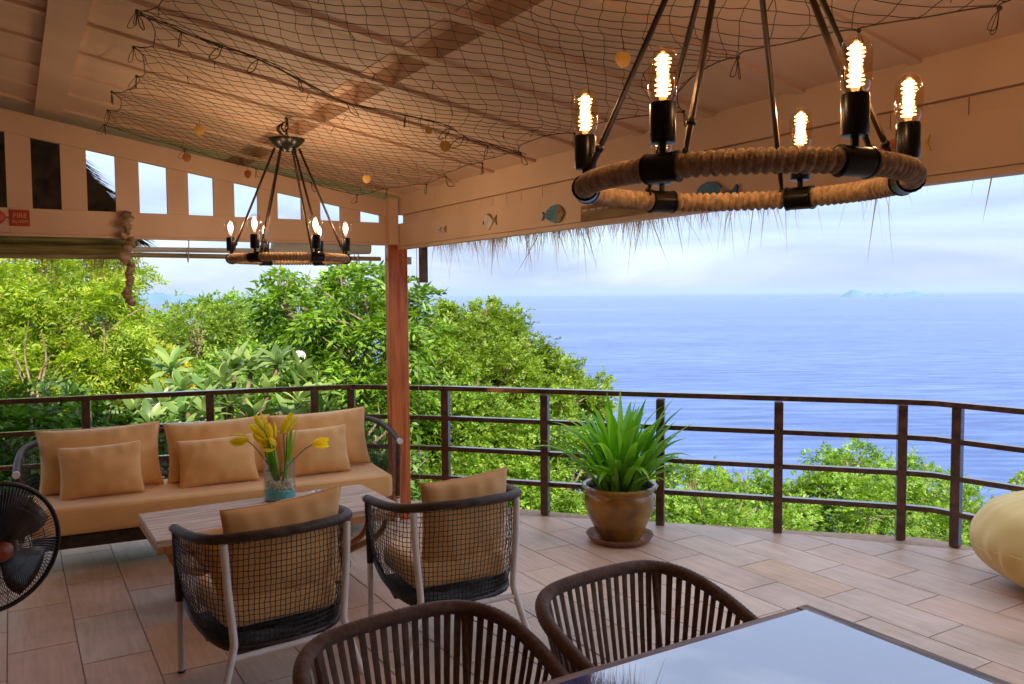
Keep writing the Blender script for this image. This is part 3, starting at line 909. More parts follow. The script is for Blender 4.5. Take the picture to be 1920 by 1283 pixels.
htufts = [0.18, 0.26, 0.45, 0.50, 0.54, 0.58, 0.63, 0.68, 0.74]
def hp2():
    x = random.choice(htufts) + random.gauss(0, 0.025)
    return Vector((x, random.uniform(6.36, 6.5), random.uniform(2.04, 2.16))), Vector((0.0, 0, 0))
fringe(420, hp2, lambda p: random.uniform(0.10, 0.34), "thatch_fringe", hut, w=0.002, tilt=0.2)
MB().tube([(-0.3, 7.75, -3), (-0.3, 7.75, 3.0)], 0.06, 8).build("post", M['darkwood'], hut)

# rolled blinds hanging outside the gable
bl = thing("rolled_blind", "bamboo and pale plastic blind rolled up under the slatted gable", "blind")
MB().tube([(-0.8, 5.87, 1.990), (0.62, 5.87, 2.000)], 0.030, 10).build("roll", M['olivepole'], bl)
MB().tube([(-0.8, 5.90, 2.052), (0.66, 5.90, 2.060)], 0.026, 10).build("roll", M['olivepole'], bl)
MB().tube([(0.64, 5.87, 2.006), (1.2, 5.87, 2.010), (1.70, 5.87, 2.016)], 0.017, 10).build("roll", M['paleroll'], bl)
MB().tube([(0.60, 5.89, 1.972), (1.4, 5.89, 1.970), (2.39, 5.89, 1.972)], 0.016, 10).build("pole", M['bamboo'], bl)
MB().tube([(-0.8, 5.89, 1.952), (0.60, 5.89, 1.960)], 0.019, 10).build("pole", M['bamboo'], bl)
mb = MB(); mb.tube([(1.58, 5.88, 2.03), (2.30, 5.88, 2.05)], 0.045, 14)
mb.build("roll", M['paleroll'], bl)
for x in (1.02, 1.62, 2.20):
    MB().tube([(x, 5.83, 2.09), (x, 5.845, 2.0), (x, 5.88, 1.93), (x, 5.93, 2.0)], 0.004, 5).build("tie", M['paleroll'], bl)

# end of a second rolled blind and its pull cord, right of the column
br = thing("blind_bracket", "short dark wooden hanger under the beam right of the column", "bracket")
MB().box(2.60, 2.645, 5.60, 5.66, 1.79, 2.34).build("hanger", M['darkwood'], br, smooth=False)
MB().box(2.53, 2.60, 5.79, 5.83, 1.93, 1.985).build("arm", M['paleroll'], br, smooth=False)
cd = thing("pull_cord", "thin pale cord with a white knob hanging right of the column", "cord")
MB().tube([(2.60, 5.70, 2.34), (2.603, 5.70, 1.2), (2.60, 5.70, 0.12)], 0.0022, 5).build("cord", M['shell'], cd)
MB().sphere((2.603, 5.695, 0.50), 0.016, 10, 8).build("knob", M['white_petal'], cd)

# shell garland on the gable
sg = thing("shell_garland", "long string of tan shells and coral hanging from the gable", "garland")
MB().tube([(0.630, 5.72, 2.24), (0.632, 5.70, 2.0), (0.628, 5.70, 1.62)], 0.004, 5).build("string", M['shell'], sg)
for k in range(22):
    z = 2.21 - k * 0.0262
    mb = MB()
    r = random.uniform(0.022, 0.036)
    mb.sphere((0, 0, 0), r, 9, 6, (random.uniform(.6, 1.1), random.uniform(.6, 1.0), random.uniform(.7, 1.2)))
    vs = []
    for v in mb.v:
        q = Vector(v); vs.append(q * (1 + 0.35 * mnoise.noise(q * 60 + Vector((k, 0, 0)))))
    mb.v = vs
    o = mb.build("shell", M['shell'], sg)
    o.location = (0.632 + random.uniform(-0.020, 0.022), 5.69 + random.uniform(-0.02, 0.01), z)
    o.rotation_euler = (random.uniform(0, 3), random.uniform(0, 3), random.uniform(0, 3))

# ------------------------------------------------------------------ fire alarm sign and bell
def text_obj(name, txt, size, m, parent, loc, rot, ext=0.0006):
    cu = bpy.data.curves.new(name, 'FONT')
    cu.body = txt; cu.size = size; cu.extrude = ext
    cu.align_x = 'CENTER'; cu.align_y = 'CENTER'
    t = bpy.data.objects.new(name, cu)
    COL.objects.link(t)
    dg = bpy.context.evaluated_depsgraph_get(); dg.update()
    me = bpy.data.meshes.new_from_object(t.evaluated_get(dg))
    bpy.data.objects.remove(t)
    me.materials.clear(); me.materials.append(m)
    o = bpy.data.objects.new(name, me)
    COL.objects.link(o); o.parent = parent
    o.location = loc; o.rotation_euler = rot
    return o
fs = thing("fire_alarm_sign", "small red square fire alarm sign on the gable board", "sign", (0.063, YC - 0.005, 2.171))
MB().box(-0.050, 0.050, -0.006, 0.002, -0.048, 0.048, bev=0.002).build("plate", M['redsign'], fs, smooth=False)
text_obj("lettering", "FIRE", 0.040, M['signtext'], fs, (0, -0.0072, 0.012), (R(90), 0, 0))
text_obj("lettering", "ALARM", 0.026, M['signtext'], fs, (0, -0.0072, -0.022), (R(90), 0, 0))
bell = thing("alarm_bell", "round red alarm bell left of the fire alarm sign", "bell", (-0.052, YC - 0.004, 2.172))
mb = MB(); mb.lathe([(0.0, 0.034), (0.02, 0.033), (0.036, 0.024), (0.042, 0.008), (0.042, 0.0)], 24)
mb.v = [(v[0], -v[2], v[1]) for v in mb.v]
mb.build("dome", M['redsign'], bell)
mb = MB(); mb.box(0.043, 0.060, -0.008, 0.0, -0.004, 0.004); mb.build("striker", M['redsign'], bell, smooth=False)

# ------------------------------------------------------------------ wooden fish and board on the beam (X = 2.46)
def plaque(name, label, cat, y, z, parts, group=None):
    """flat cut-out hung on the beam; outlines in (along beam to the right on screen, up) metres"""
    t = thing(name, label, cat, (2.4605, y, z), 0, group)
    for nm, poly, m, d0, d1 in parts:
        mb = MB(); mb.extrude_poly(poly, d1 - d0, lambda u, v, d, d0=d0: (-(d0 + d), -u, v))
        mb.build(nm, m, t, smooth=False)
    return t
def ell(cx, cz, rx, rz, n=20, a0=0, a1=2 * math.pi):
    full = abs(a1 - a0 - 2 * math.pi) < 1e-6
    return [(cx + rx * math.cos(a0 + (a1 - a0) * k / (n if full else n - 1)), cz + rz * math.sin(a0 + (a1 - a0) * k / (n if full else n - 1))) for k in range(n)]
plaque("fish_plaque", "smallest white wooden fish on the beam nearest the column", "fish ornament", 4.98, 2.128, [
    ("body", ell(-0.01, 0, 0.048, 0.024), M['whitepaint'], 0, 0.008), ("tail", [(0.030, 0), (0.066, 0.024), (0.058, 0), (0.066, -0.022)], M['driftwood'], 0.001, 0.007),
    ("eye", ell(-0.035, 0.004, 0.005, 0.005, 8), M['black'], 0.008, 0.0095), ("stripe", [(-0.012, -0.02), (-0.004, -0.02), (-0.004, 0.02), (-0.012, 0.02)], M['driftwood'], 0.008, 0.0092),
    ("stripe", [(0.008, -0.017), (0.015, -0.016), (0.015, 0.016), (0.008, 0.017)], M['driftwood'], 0.008, 0.0092)])
plaque("fish_plaque", "white heart-bodied wooden fish between the small fish and the blue fish", "fish ornament", 4.34, 2.130, [
    ("body", [(-0.062, 0.0), (-0.052, 0.028), (-0.025, 0.043), (0.005, 0.036), (0.034, 0.014), (0.046, 0.004), (0.028, -0.018), (0.004, -0.040), (-0.018, -0.046), (-0.042, -0.032)], M['whitepaint'], 0, 0.008),
    ("tail", [(0.042, 0.004), (0.085, 0.034), (0.076, 0.002), (0.088, -0.022)], M['driftwood'], 0.001, 0.007),
    ("fin", [(-0.034, 0.038), (0.030, 0.026), (0.044, 0.016), (0.01, 0.046), (-0.02, 0.052)], M['driftwood'], 0.002, 0.006),
    ("mouth", ell(-0.066, 0.0, 0.008, 0.010, 8), M['black'], 0.001, 0.008)])
plaque("fish_plaque", "turquoise wooden fish with a pale face on the beam left of the chandelier ring", "fish ornament", 3.64, 2.118, [
    ("body", [(-0.098, -0.004), (-0.075, 0.022), (-0.035, 0.042), (0.01, 0.047), (0.024, 0.045), (0.024, -0.048), (0.0, -0.048), (-0.04, -0.036), (-0.075, -0.020)], M['bluefish'], 0, 0.010),
    ("face", [(0.025, 0.045), (0.055, 0.034), (0.078, 0.012), (0.084, -0.006), (0.070, -0.020), (0.060, -0.034), (0.040, -0.046), (0.025, -0.048)], M['driftwood'], 0, 0.010),
    ("tail", [(-0.096, 0.0), (-0.120, 0.022), (-0.112, -0.002), (-0.124, -0.026)], M['bluefish'], 0.001, 0.008),
    ("eye", ell(0.044, 0.012, 0.007, 0.007, 10), M['capizred'], 0.010, 0.012)] +
    [("dot", ell(-0.06 + 0.025 * i, -0.02 + 0.018 * j, 0.004, 0.004, 6), M['black'], 0.010, 0.0112) for i in range(3) for j in range(3)])
dr = plaque("driftwood_board", "long weathered driftwood board fixed under the chandelier's near edge", "board", 3.09, 2.094, [
    ("plank", [(-0.31, -0.036), (0.30, -0.030), (0.31, 0.034), (-0.305, 0.040)], M['driftwood'], 0, 0.014)] +
    [("slot", [(-0.29 + 0.06 * k, 0.012), (-0.25 + 0.06 * k, 0.013), (-0.25 + 0.06 * k, 0.020), (-0.29 + 0.06 * k, 0.020)], M['whitepaint'], 0.014, 0.0155) for k in range(5)])
plaque("whale_plaque", "blue wooden whale with a striped collar seen through the chandelier ring", "fish ornament", 2.47, 2.112, [
    ("body", [(-0.118, -0.004), (-0.112, 0.014), (-0.090, 0.030), (-0.055, 0.040), (-0.018, 0.037), (0.012, 0.022), (0.026, 0.006), (0.010, -0.030), (-0.03, -0.036), (-0.085, -0.030), (-0.11, -0.018)], M['whaleblue'], 0, 0.010),
    ("collar", [(0.027, 0.006), (0.046, -0.004), (0.052, -0.024), (0.012, -0.030)], M['whitepaint'], 0, 0.010),
    ("tail", [(0.046, -0.004), (0.080, -0.010), (0.104, 0.012), (0.110, 0.002), (0.104, -0.022), (0.075, -0.030), (0.050, -0.026)], M['whaleblue'], 0, 0.010)] +
    [("ring_mark", ell(a, b, 0.009, 0.009, 12), M['bluefish'], 0.010, 0.0112) for a, b in ((-0.05, 0.022), (-0.064, -0.006), (-0.018, 0.006), (-0.09, 0.008))] +
    [("stripe", [(0.024 + 0.009 * k, -0.027), (0.028 + 0.009 * k, -0.026), (0.034 + 0.006 * k, 0.0), (0.030 + 0.006 * k, 0.002)], M['capizred'], 0.010, 0.0112) for k in range(3)])
plaque("fish_plaque", "orange striped wooden fish half hidden behind the rightmost bulb holder", "fish ornament", 1.69, 2.160, [
    ("body", [(-0.068, -0.016), (-0.052, 0.006), (-0.028, 0.022), (0.004, 0.030), (0.04, 0.020), (0.05, 0), (0.03, -0.026), (-0.02, -0.030), (-0.05, -0.028)], M['stripe'], 0, 0.010)] +
    [("stripe", [(-0.040 + 0.02 * k, -0.026), (-0.035 + 0.02 * k, -0.026), (-0.035 + 0.02 * k, 0.014), (-0.040 + 0.02 * k, 0.012)], M['capizred'], 0.010, 0.0115) for k in range(4)])
plaque("fish_plaque", "pale boomerang-shaped wooden fish at the right end of the beam", "fish ornament", 1.575, 2.160, [
    ("body", [(0.008, 0.024), (-0.004, 0.010), (-0.008, -0.004), (0.0, -0.018), (0.013, -0.027), (0.008, -0.014), (0.002, -0.002), (0.004, 0.010)], M['capiz'], 0, 0.006)])

# ------------------------------------------------------------------ fishing net under the ceiling
def zn(x): return 2.31 + 0.18 * (2.52 - x)
ANCH = [(0.41, 3.19), (0.45, 3.63), (0.51, 4.05), (0.45, 4.46), (0.47, 4.89), (0.49, 5.29), (0.94, 5.43), (1.375, 5.46), (1.74, 5.48), (2.07, 5.50),
        (2.115, 5.08), (2.19, 4.64), (2.16, 4.32), (2.13, 3.83), (2.135, 3.46), (2.10, 2.96), (2.17, 2.36), (1.93, 1.86), (1.99, 1.48), (2.09, 1.16),
        (2.08, 0.7), (1.6, 0.55), (1.0, 0.6), (0.4, 0.9), (0.36, 1.5), (0.40, 2.1), (0.38, 2.7)]
net = thing("fishing_net", "large olive fishing net stretched in scallops beneath the ceiling", "net")
BOUND = []
for i in range(len(ANCH)):
    a, b = Vector(ANCH[i]), Vector(ANCH[(i + 1) % len(ANCH)])
    cen = Vector((1.25, (a.y + b.y) / 2 if 1.2 < (a.y + b.y) / 2 < 4.9 else 3.0))
    mid = (a + b) / 2
    inw = (cen - mid).normalized()
    dep = (a - b).length * 0.20 * random.uniform(0.7, 1.2)
    for k in range(8):
        t = k / 8
        BOUND.append(a.lerp(b, t) + inw * dep * (4 * t * (1 - t)) ** 0.7)
A_ = Vector((0.857, -0.515)); B_ = Vector((0.58, 0.815)).normalized()
cell = 0.066
def warp(i, j):
    p = Vector((1.25, 3.2)) + A_ * (i * cell) + B_ * (j * cell)
    q = Vector((p.x * 1.4, p.y * 1.4, 0))
    w1 = mnoise.noise(q); w2 = mnoise.noise(q + Vector((9, 4, 2)))
    q2 = q * 5
    p = p + Vector((w1, w2)) * 0.10 + Vector((mnoise.noise(q2), mnoise.noise(q2 + Vector((3, 3, 3))))) * 0.014
    return p
def gather(p):
    """cords draw together towards the tie points"""
    pull = Vector((0, 0))
    for a in ANCH:
        d = Vector(a) - p
        l = d.length
        if l < 0.30: pull += d * 0.72 * (1 - l / 0.30) ** 0.8
    return p + pull
vis = {}
BP = [(b.x, b.y) for b in BOUND]
def p3(p):
    # the net sags between its ties
    e = min((Vector(a) - p).length for a in ANCH)
    return Vector((p.x, p.y, zn(p.x) - 0.028 * min(1, e / 0.6) - 0.012 * mnoise.noise(Vector((p.x * 2.3, p.y * 2.3, 1)))))
NI, NJ = 40, 54
W2 = {(i, j): warp(i, j) for i in range(-NI, NI + 2) for j in range(-NJ, NJ + 2)}
IN = {k: in_poly(p.x, p.y, BP) for k, p in W2.items()}
nb = MB()
def cordseg(mb, a, b, r, bow=0.0):
    m_ = (a + b) / 2 + Vector((random.uniform(-1, 1), random.uniform(-1, 1), -abs(random.uniform(0, 1)))) * bow
    mb.tube([a, m_, b], r, 3, caps=False)
for (i, j), p in W2.items():
    for q in ((i + 1, j), (i, j + 1)):
        if q not in W2: continue
        a, b = IN[(i, j)], IN[q]
        if not (a or b): continue
        pa, pb = p, W2[q]
        if a != b:                       # clip the cord at the edge rope
            lo, hi = (pa, pb) if a else (pb, pa)
            l0, h0 = lo, hi
            for _ in range(7):
                mm = (l0 + h0) / 2
                if in_poly(mm.x, mm.y, BP): l0 = mm
                else: h0 = mm
            pa, pb = lo, l0
        cordseg(nb, p3(gather(pa)), p3(gather(pb)), 0.0014, 0.003)
    if IN[(i, j)] and random.random() < 0.02:
        g_ = p3(gather(p))
        nb.tube([g_, g_ + Vector((random.uniform(-.02, .02), random.uniform(-.02, .02), -0.03))], 0.0016, 3)
nb.build("mesh", M['net'], net, kind="stuff")
eb = MB()
bp3 = [p3(gather(b)) for b in BOUND]
eb.tube(bp3, 0.0021, 5, closed=True)
for a in ANCH:
    a3 = Vector((a[0], a[1], zn(a[0])))
    eb.sphere(a3, 0.007, 6, 4)
    for k in range(2):
        u = Vector((random.uniform(-1, 1), random.uniform(-1, 1), 0)) * 0.03
        eb.tube(spline([a3, a3 + u + Vector((0, 0, -0.03)), a3 + u * 1.4 + Vector((0, 0, -0.055)), a3 + u * 0.4 + Vector((0, 0, -0.05)), a3], 4), 0.0014, 4)
eb.build("edge_rope", M['net'], net)
seam = spline([(0.41, 3.19, zn(.41) - .01), (0.66, 3.21, zn(.66) - .02), (0.90, 3.25, zn(.9) - .022), (1.25, 3.43, zn(1.25) - .02), (1.65, 3.33, zn(1.65) - .02), (1.85, 3.42, zn(1.85) - .02), (2.16, 3.47, zn(2.16))], 12)
sb = MB()
for k in range(3):
    pts = [p + Vector((0.010 * math.sin(i * 0.55 + k * 2.1), 0.010 * math.cos(i * 0.4 + k * 2.1), 0.005 * math.sin(i * 0.3 + k))) for i, p in enumerate(seam)]
    sb.tube(pts, 0.0017, 4)
for k in range(10):
    p = seam[int(k * 7.2)]
    u = Vector((random.uniform(-.04, .04), random.uniform(-.02, .02), -0.02))
    sb.tube(spline([p, p + u, p + u * 1.6 + Vector((0, 0, -0.02)), p + u * 0.6 + Vector((0, 0, -.03)), p], 4), 0.0018, 4)
sb.tube(spline([seam[10], seam[18] + Vector((0.03, -0.04, -0.02)), seam[28] + Vector((0.02, -.03, -0.02)), seam[34]], 6), 0.003, 5)
sb.build("seam_rope", M['net'], net)

def capiz(x, y, label, m='capiz', r=0.027, red=False, drop=0.035):
    t = thing("shell_disc", label, "ornament", (x, y, zn(x) - 0.02 - drop), random.uniform(0, 3), "shell discs hanging from the net")
    mb = MB(); mb.lathe([(0, -0.0015), (r * 0.8, -0.0018), (r, 0), (r * 0.8, 0.0018), (0, 0.0015)], 20, rad=lambda w, z: 1 + 0.05 * math.sin(3 * w))
    mb.v = [(v[0], v[2], v[1]) for v in mb.v]
    mb.build("disc", M[m], t)
    MB().tube([(0, 0, r * 0.9), (0.002, 0, drop + 0.02)], 0.0012, 4).build("string", M['net'], t)
    # face the disc to the room
    t.rotation_euler = (0, 0, -HEAD + random.uniform(-0.4, 0.4))
capiz(1.762, 3.523, "amber shell disc hanging at the right end of the net's seam", r=0.026)
capiz(1.631, 2.043, "largest yellow shell disc, hanging left of the nearest bulb", r=0.025)
capiz(1.815, 4.665, "amber teardrop shell disc right of the small chandelier's rods", r=0.024)
capiz(0.861, 4.54, "dull tan shell disc on the net left of the small chandelier", r=0.026)
capiz(0.942, 5.37, "dark red shell disc at the far net edge above the second open slot", 'capizred', r=0.026)
capiz(1.314, 5.42, "brownish shell disc at the far net edge just left of the small chandelier", 'capizred', r=0.026)
capiz(1.60, 3.36, "narrow amber shell disc seen edge-on beside the seam", r=0.016)

# ------------------------------------------------------------------ chandeliers
def chandelier(loc, amber, label, a0, Rr=0.315, group=None):
    t = thing("chandelier", label, "chandelier", loc)
    tr = 0.0185
    # iron core
    core = MB(); core.tube([(Rr * math.cos(2 * math.pi * k / 48), Rr * math.sin(2 * math.pi * k / 48), 0) for k in range(48)], 0.009, 8, closed=True)
    core.build("iron_ring", M['blackmetal'], t)
    # rope wound round it, coil by coil
    coils, sub = 122, 8
    nmaj = coils * sub
    vs, fs = [], []
    nm = 12
    for i in range(nmaj):
        w = 2 * math.pi * i / nmaj
        for k in range(nm):
            u = 2 * math.pi * k / nm
            ph = (i / sub - k / nm) % 1.0
            r = tr - 0.002 + 0.0062 * math.sin(math.pi * ph) ** 0.7 + 0.0006 * mnoise.noise(Vector((i * 0.9, k, loc[0])))
            rr = Rr + r * math.cos(u)
            vs.append((rr * math.cos(w), rr * math.sin(w), r * math.sin(u)))
    for i in range(nmaj):
        i2 = (i + 1) % nmaj
        for k in range(nm):
            k2 = (k + 1) % nm
            fs.append((i * nm + k, i2 * nm + k, i2 * nm + k2, i * nm + k2))
    MB().add(vs, fs).build("rope_winding", M['rope'], t, angle=80)
    for k in range(6):
        w = a0 + k * math.pi / 3
        c = Vector((Rr * math.cos(w), Rr * math.sin(w), 0)); tg = Vector((-math.sin(w), math.cos(w), 0))
        mb = MB()
        mb.tube([c + tg * s + Vector((-math.cos(w), -math.sin(w), 0)) * (s * s / (2 * Rr)) for s in (-0.029, -0.015, 0, 0.015, 0.029)], 0.026, 18)
        mb.tube([c + tg * s + Vector((-math.cos(w), -math.sin(w), 0)) * (s * s / (2 * Rr)) for s in (-0.031, -0.027)], 0.0275, 18)
        mb.tube([c + tg * s + Vector((-math.cos(w), -math.sin(w), 0)) * (s * s / (2 * Rr)) for s in (0.027, 0.031)], 0.0275, 18)
        mb.tube([c, c + Vector((0, 0, 0.052))], 0.007, 8)
        mb.build("clamp", M['blackmetal'], t)
        so = MB(); so.lathe([(0.006, 0.040), (0.0215, 0.042), (0.0228, 0.046), (0.0228, 0.108), (0.0215, 0.111), (0.018, 0.111)], 20, c)
        sk = so.build("socket", M['blackmetal'], t)
        bl_ = MB()
        if amber:
            prof = [(0.015, 0.1115), (0.0225, 0.120), (0.0258, 0.134), (0.0262, 0.178), (0.0240, 0.192), (0.0175, 0.203), (0.007, 0.208), (0.0, 0.2085)]
        else:
            prof = [(0.0165, 0.1115), (0.019, 0.126), (0.0275, 0.144), (0.0335, 0.166), (0.031, 0.187), (0.0215, 0.203), (0.008, 0.210), (0.0, 0.2105)]
        bl_.lathe(prof, 24, c)
        bu = bl_.build("bulb", M['amberglass' if amber else 'clearglass'], t)
        fl_ = MB()
        if amber:
            nk = 22
            for s in range(2):
                pts = []
                for q in range(nk * 2 + 1):
                    z = 0.124 + 0.068 * q / (nk * 2)
                    aa = q * math.pi * 0.62 + s * math.pi
                    rr = 0.0105 + 0.003 * math.sin(q * 1.3)
                    pts.append(c + Vector((rr * math.cos(aa), rr * math.sin(aa), z)))
                fl_.tube(pts, 0.0015, 4)
        else:
            fl_.sphere((c.x, c.y, c.z + 0.162), 0.0165, 10, 8, (0.8, 0.8, 1.6))
        fil = fl_.build("filament", M['filament' if amber else 'filament_clear'], bu)
        L_ = bpy.data.lights.new("bulb_light", 'POINT')
        L_.energy = 0.9 if amber else 1.7
        L_.color = (1.0, 0.68, 0.42)
        L_.shadow_soft_size = 0.008
        lo = bpy.data.objects.new("bulb_light", L_)
        COL.objects.link(lo); lo.parent = t; lo.location = c + Vector((0, 0, 0.199))
        # rod to the canopy, hooked to a loop beside the socket
        w2 = w + 0.13
        f = Vector((Rr * 0.985 * math.cos(w2), Rr * 0.985 * math.sin(w2), 0.022))
        g = Vector((0.062 * math.cos(w2), 0.062 * math.sin(w2), 0.575))
        rd = MB(); rd.tube([f, f.lerp(g, 0.08), g], [0.0042, 0.0062, 0.0062], 8)
        rd.sphere(f.lerp(g, 0.10), 0.0095, 8, 6); rd.sphere(f.lerp(g, 0.97), 0.009, 8, 6)
        lp = []
        for q in range(9):
            aa = q / 8 * 2 * math.pi
            lp.append(f + Vector((math.cos(w2) * 0.010 * math.cos(aa), math.sin(w2) * 0.010 * math.cos(aa), -0.004 + 0.012 * math.sin(aa))))
        rd.tube(lp, 0.003, 5)
        rd.build("rod", M['bronze'], t)
    cn = MB(); cn.lathe([(0.0, 0.555), (0.02, 0.557), (0.04, 0.572), (0.066, 0.590), (0.088, 0.612), (0.092, 0.622), (0.085, 0.624), (0.03, 0.628), (0.012, 0.640), (0.0, 0.642)], 28)
    cn.build("ceiling_plate", M['blackmetal'], t)
    top = zc(loc[0]) - loc[2]
    nl = int((top - 0.64) / 0.020) + 1
    ch = MB()
    for q in range(nl + 4):
        z = 0.64 + q * 0.020
        if z > top + 0.01: break
        lp = []
        for a in range(10):
            aa = a / 10 * 2 * math.pi
            u, v = 0.0075 * math.cos(aa), 0.014 * math.sin(aa)
            lp.append((u, 0, z + v) if q % 2 == 0 else (0, u, z + v))
        ch.tube(lp, 0.0026, 5, closed=True)
    ch.tube(spline([(-0.018, 0, top - 0.012), (-0.026, 0, top - 0.035), (-0.010, 0, top - 0.052), (0.008, 0, top - 0.03), (0.0, 0, top + 0.02)], 6), 0.004, 6)
    ch.build("chain", M['blackmetal'], t)
    for q in range(2):
        d = 0.028
        pts = [(-0.01 - 0.03 * math.sin(math.pi * s / 8) * (1 + q * 0.3), 0.004 * q, top - 0.005 - s * 0.009) for s in range(9)]
        MB().tube(pts, 0.004, 5).build("loose_chain", M['blackmetal'], t)
    return t
chandelier((1.275, 1.217, 1.917), True, "large near chandelier of rope-wound ring with six glowing amber tube bulbs", HEAD * -1 + R(-70))
chandelier((1.262, 4.365, 1.893), False, "smaller looking far chandelier with clear round bulbs hung over the seating", HEAD * -1 + R(-109), Rr=0.292)

# ------------------------------------------------------------------ cushions
def pillow_mb(w, h, t, seed=0, n=34, pinch=0.07, wr=1.0):
    """stuffed pillow standing in the local XZ plane, thickness along Y"""
    mb = MB()
    rows_f, rows_b = [], []
    for i in range(n + 1):
        u = i / n * 2 - 1
        rf, rb = [], []
        for j in range(n + 1):
            v = j / n * 2 - 1
            uu = math.copysign(abs(u) ** 0.85, u); vv = math.copysign(abs(v) ** 0.85, v)
            px = uu * (1 - pinch * (1 - vv * vv)) * w / 2
            pz = vv * (1 - pinch * (1 - uu * uu)) * h / 2
            e = max(0.0, (1 - uu ** 2)) ** 0.42 * max(0.0, (1 - vv ** 2)) ** 0.42
            edge = 1 - min(1 - abs(uu), 1 - abs(vv))
            q = Vector((px * 6, pz * 6, seed * 3.7))
            wrk = 0.020 * wr * mnoise.noise(q * 1.2) * e
            # radial puckers near the seams
            k = math.sin(px * 62 + 2.0 * mnoise.noise(q)) * 0.0075 * wr * max(0, abs(vv) - 0.45) * 2.0 * e + \
                math.sin(pz * 62 + 2.0 * mnoise.noise(q + Vector((5, 5, 5)))) * 0.0065 * wr * max(0, abs(uu) - 0.55) * 2.0 * e
            th = t / 2 * e
            rf.append((px, -th - (wrk + k), pz)); rb.append((px, th + wrk * 0.5 + k, pz))
        rows_f.append(rf); rows_b.append(rb)
    mb.grid(rows_f); mb.grid([list(reversed(r)) for r in rows_b])
    # welt along the seam
    return mb
def pillow(name, label, w, h, t, loc, rz, tilt, roll=0.0, seed=0, group=None, cat="cushion", m='cushion'):
    o = pillow_mb(w, h, t, seed).build(name, M[m], None, weld=True, angle=70)
    o.matrix_world = Matrix.Translation(loc) @ Matrix.Rotation(rz, 4, 'Z') @ Matrix.Rotation(tilt, 4, 'X') @ Matrix.Rotation(roll, 4, 'Y')
    out = []
    for q in range(4):
        for k in range(16):
            t_ = k / 16 * 2 - 1
            u, v = [(t_, -1), (1, t_), (-t_, 1), (-1, -t_)][q]
            uu = math.copysign(abs(u) ** 0.85, u); vv = math.copysign(abs(v) ** 0.85, v)
            out.append((uu * (1 - 0.07 * (1 - vv * vv)) * w / 2, 0, vv * (1 - 0.07 * (1 - uu * uu)) * h / 2))
    MB().tube(out, 0.0028, 5, closed=True).build("seam", M[m], o)
    return tag(o, label, cat, group)

def rounded_slab(x0, x1, y0, y1, z0, z1, r, n=4, seed=0, puff=0.006):
    """soft box cushion with rounded edges"""
    mb = MB()
    rings = []
    k = 6
    def outline(i):
        pts = []
        for cx, cy, a in ((x1 - r, y1 - r, 0), (x0 + r, y1 - r, 90), (x0 + r, y0 + r, 180), (x1 - r, y0 + r, 270)):
            for q in range(k + 1):
                aa = R(a + 90 * q / k)
                pts.append((cx + (r - i) * math.cos(aa), cy + (r - i) * math.sin(aa)))
        return pts
    prof = []
    for q in range(n + 1):
        aa = math.pi / 2 * q / n
        prof.append((r * 0.8 * (1 - math.sin(aa)), z0 + r * 0.8 * (1 - math.cos(aa))))
    for q in range(n + 1):
        aa = math.pi / 2 * (1 - q / n)
        prof.append((r * 0.8 * (1 - math.sin(aa)), z1 - r * 0.8 * (1 - math.cos(aa))))
    vs, fs = [], []
    m_ = len(outline(0))
    for i, z in prof:
        for (x, y) in outline(i):
            w = puff * mnoise.noise(Vector((x * 5, y * 5, z * 5 + seed)))
            vs.append((x, y, z + w))
    for a in range(len(prof) - 1):
        for b in range(m_):
            b2 = (b + 1) % m_
            fs.append((a * m_ + b, a * m_ + b2, (a + 1) * m_ + b2, (a + 1) * m_ + b))
    fs.append(tuple(reversed(range(m_)))); fs.append(tuple(range((len(prof) - 1) * m_, len(prof) * m_)))
    return mb.add(vs, fs)

def net_body(rim, base, nv, nh, r, sag=0.0, seed=0):
    """woven cord net between an upper and a lower path"""
    a, b = resample(rim, nv), resample(base, nv)
    mb = MB()
    def P(i, k):
        t = k / nh
        p = a[i].lerp(b[i], t)
        bulge = math.sin(math.pi * t)
        c = Vector((0, 0, p.z))
        d = Vector((p.x, p.y, 0))
        p = p + (d.normalized() if d.length > 1e-6 else Vector((0, 0, 0))) * sag * bulge
        jx = 0.0045
        p = p + Vector((mnoise.noise(Vector((i * .7, k * .7, seed))), mnoise.noise(Vector((i * .7, k * .7, seed + 5))), mnoise.noise(Vector((i * .6, k * .6, seed + 9))))) * jx
        return p
    for i in range(nv):
        mb.tube([P(i, k) for k in range(nh + 1)], r, 4, caps=False)
    for k in range(1, nh + 1):
        mb.tube([P(i, k) for i in range(nv)], r * 0.9, 4, caps=False)
    return mb

def wrapped(path, r, wraps, ridge=0.0016, n=12):
    """tube with the fine ridges of cord wound round it"""
    pts = resample(path, wraps * 2 + 1)
    return MB().tube(pts, [r + (ridge if i % 2 else 0) for i in range(len(pts))], n)

# ------------------------------------------------------------------ sofa
sofa = thing("sofa", "long low sofa with dark woven arms and tan seat cushion by the left railing", "sofa", (1.17, 5.585, 0), R(-4.6))
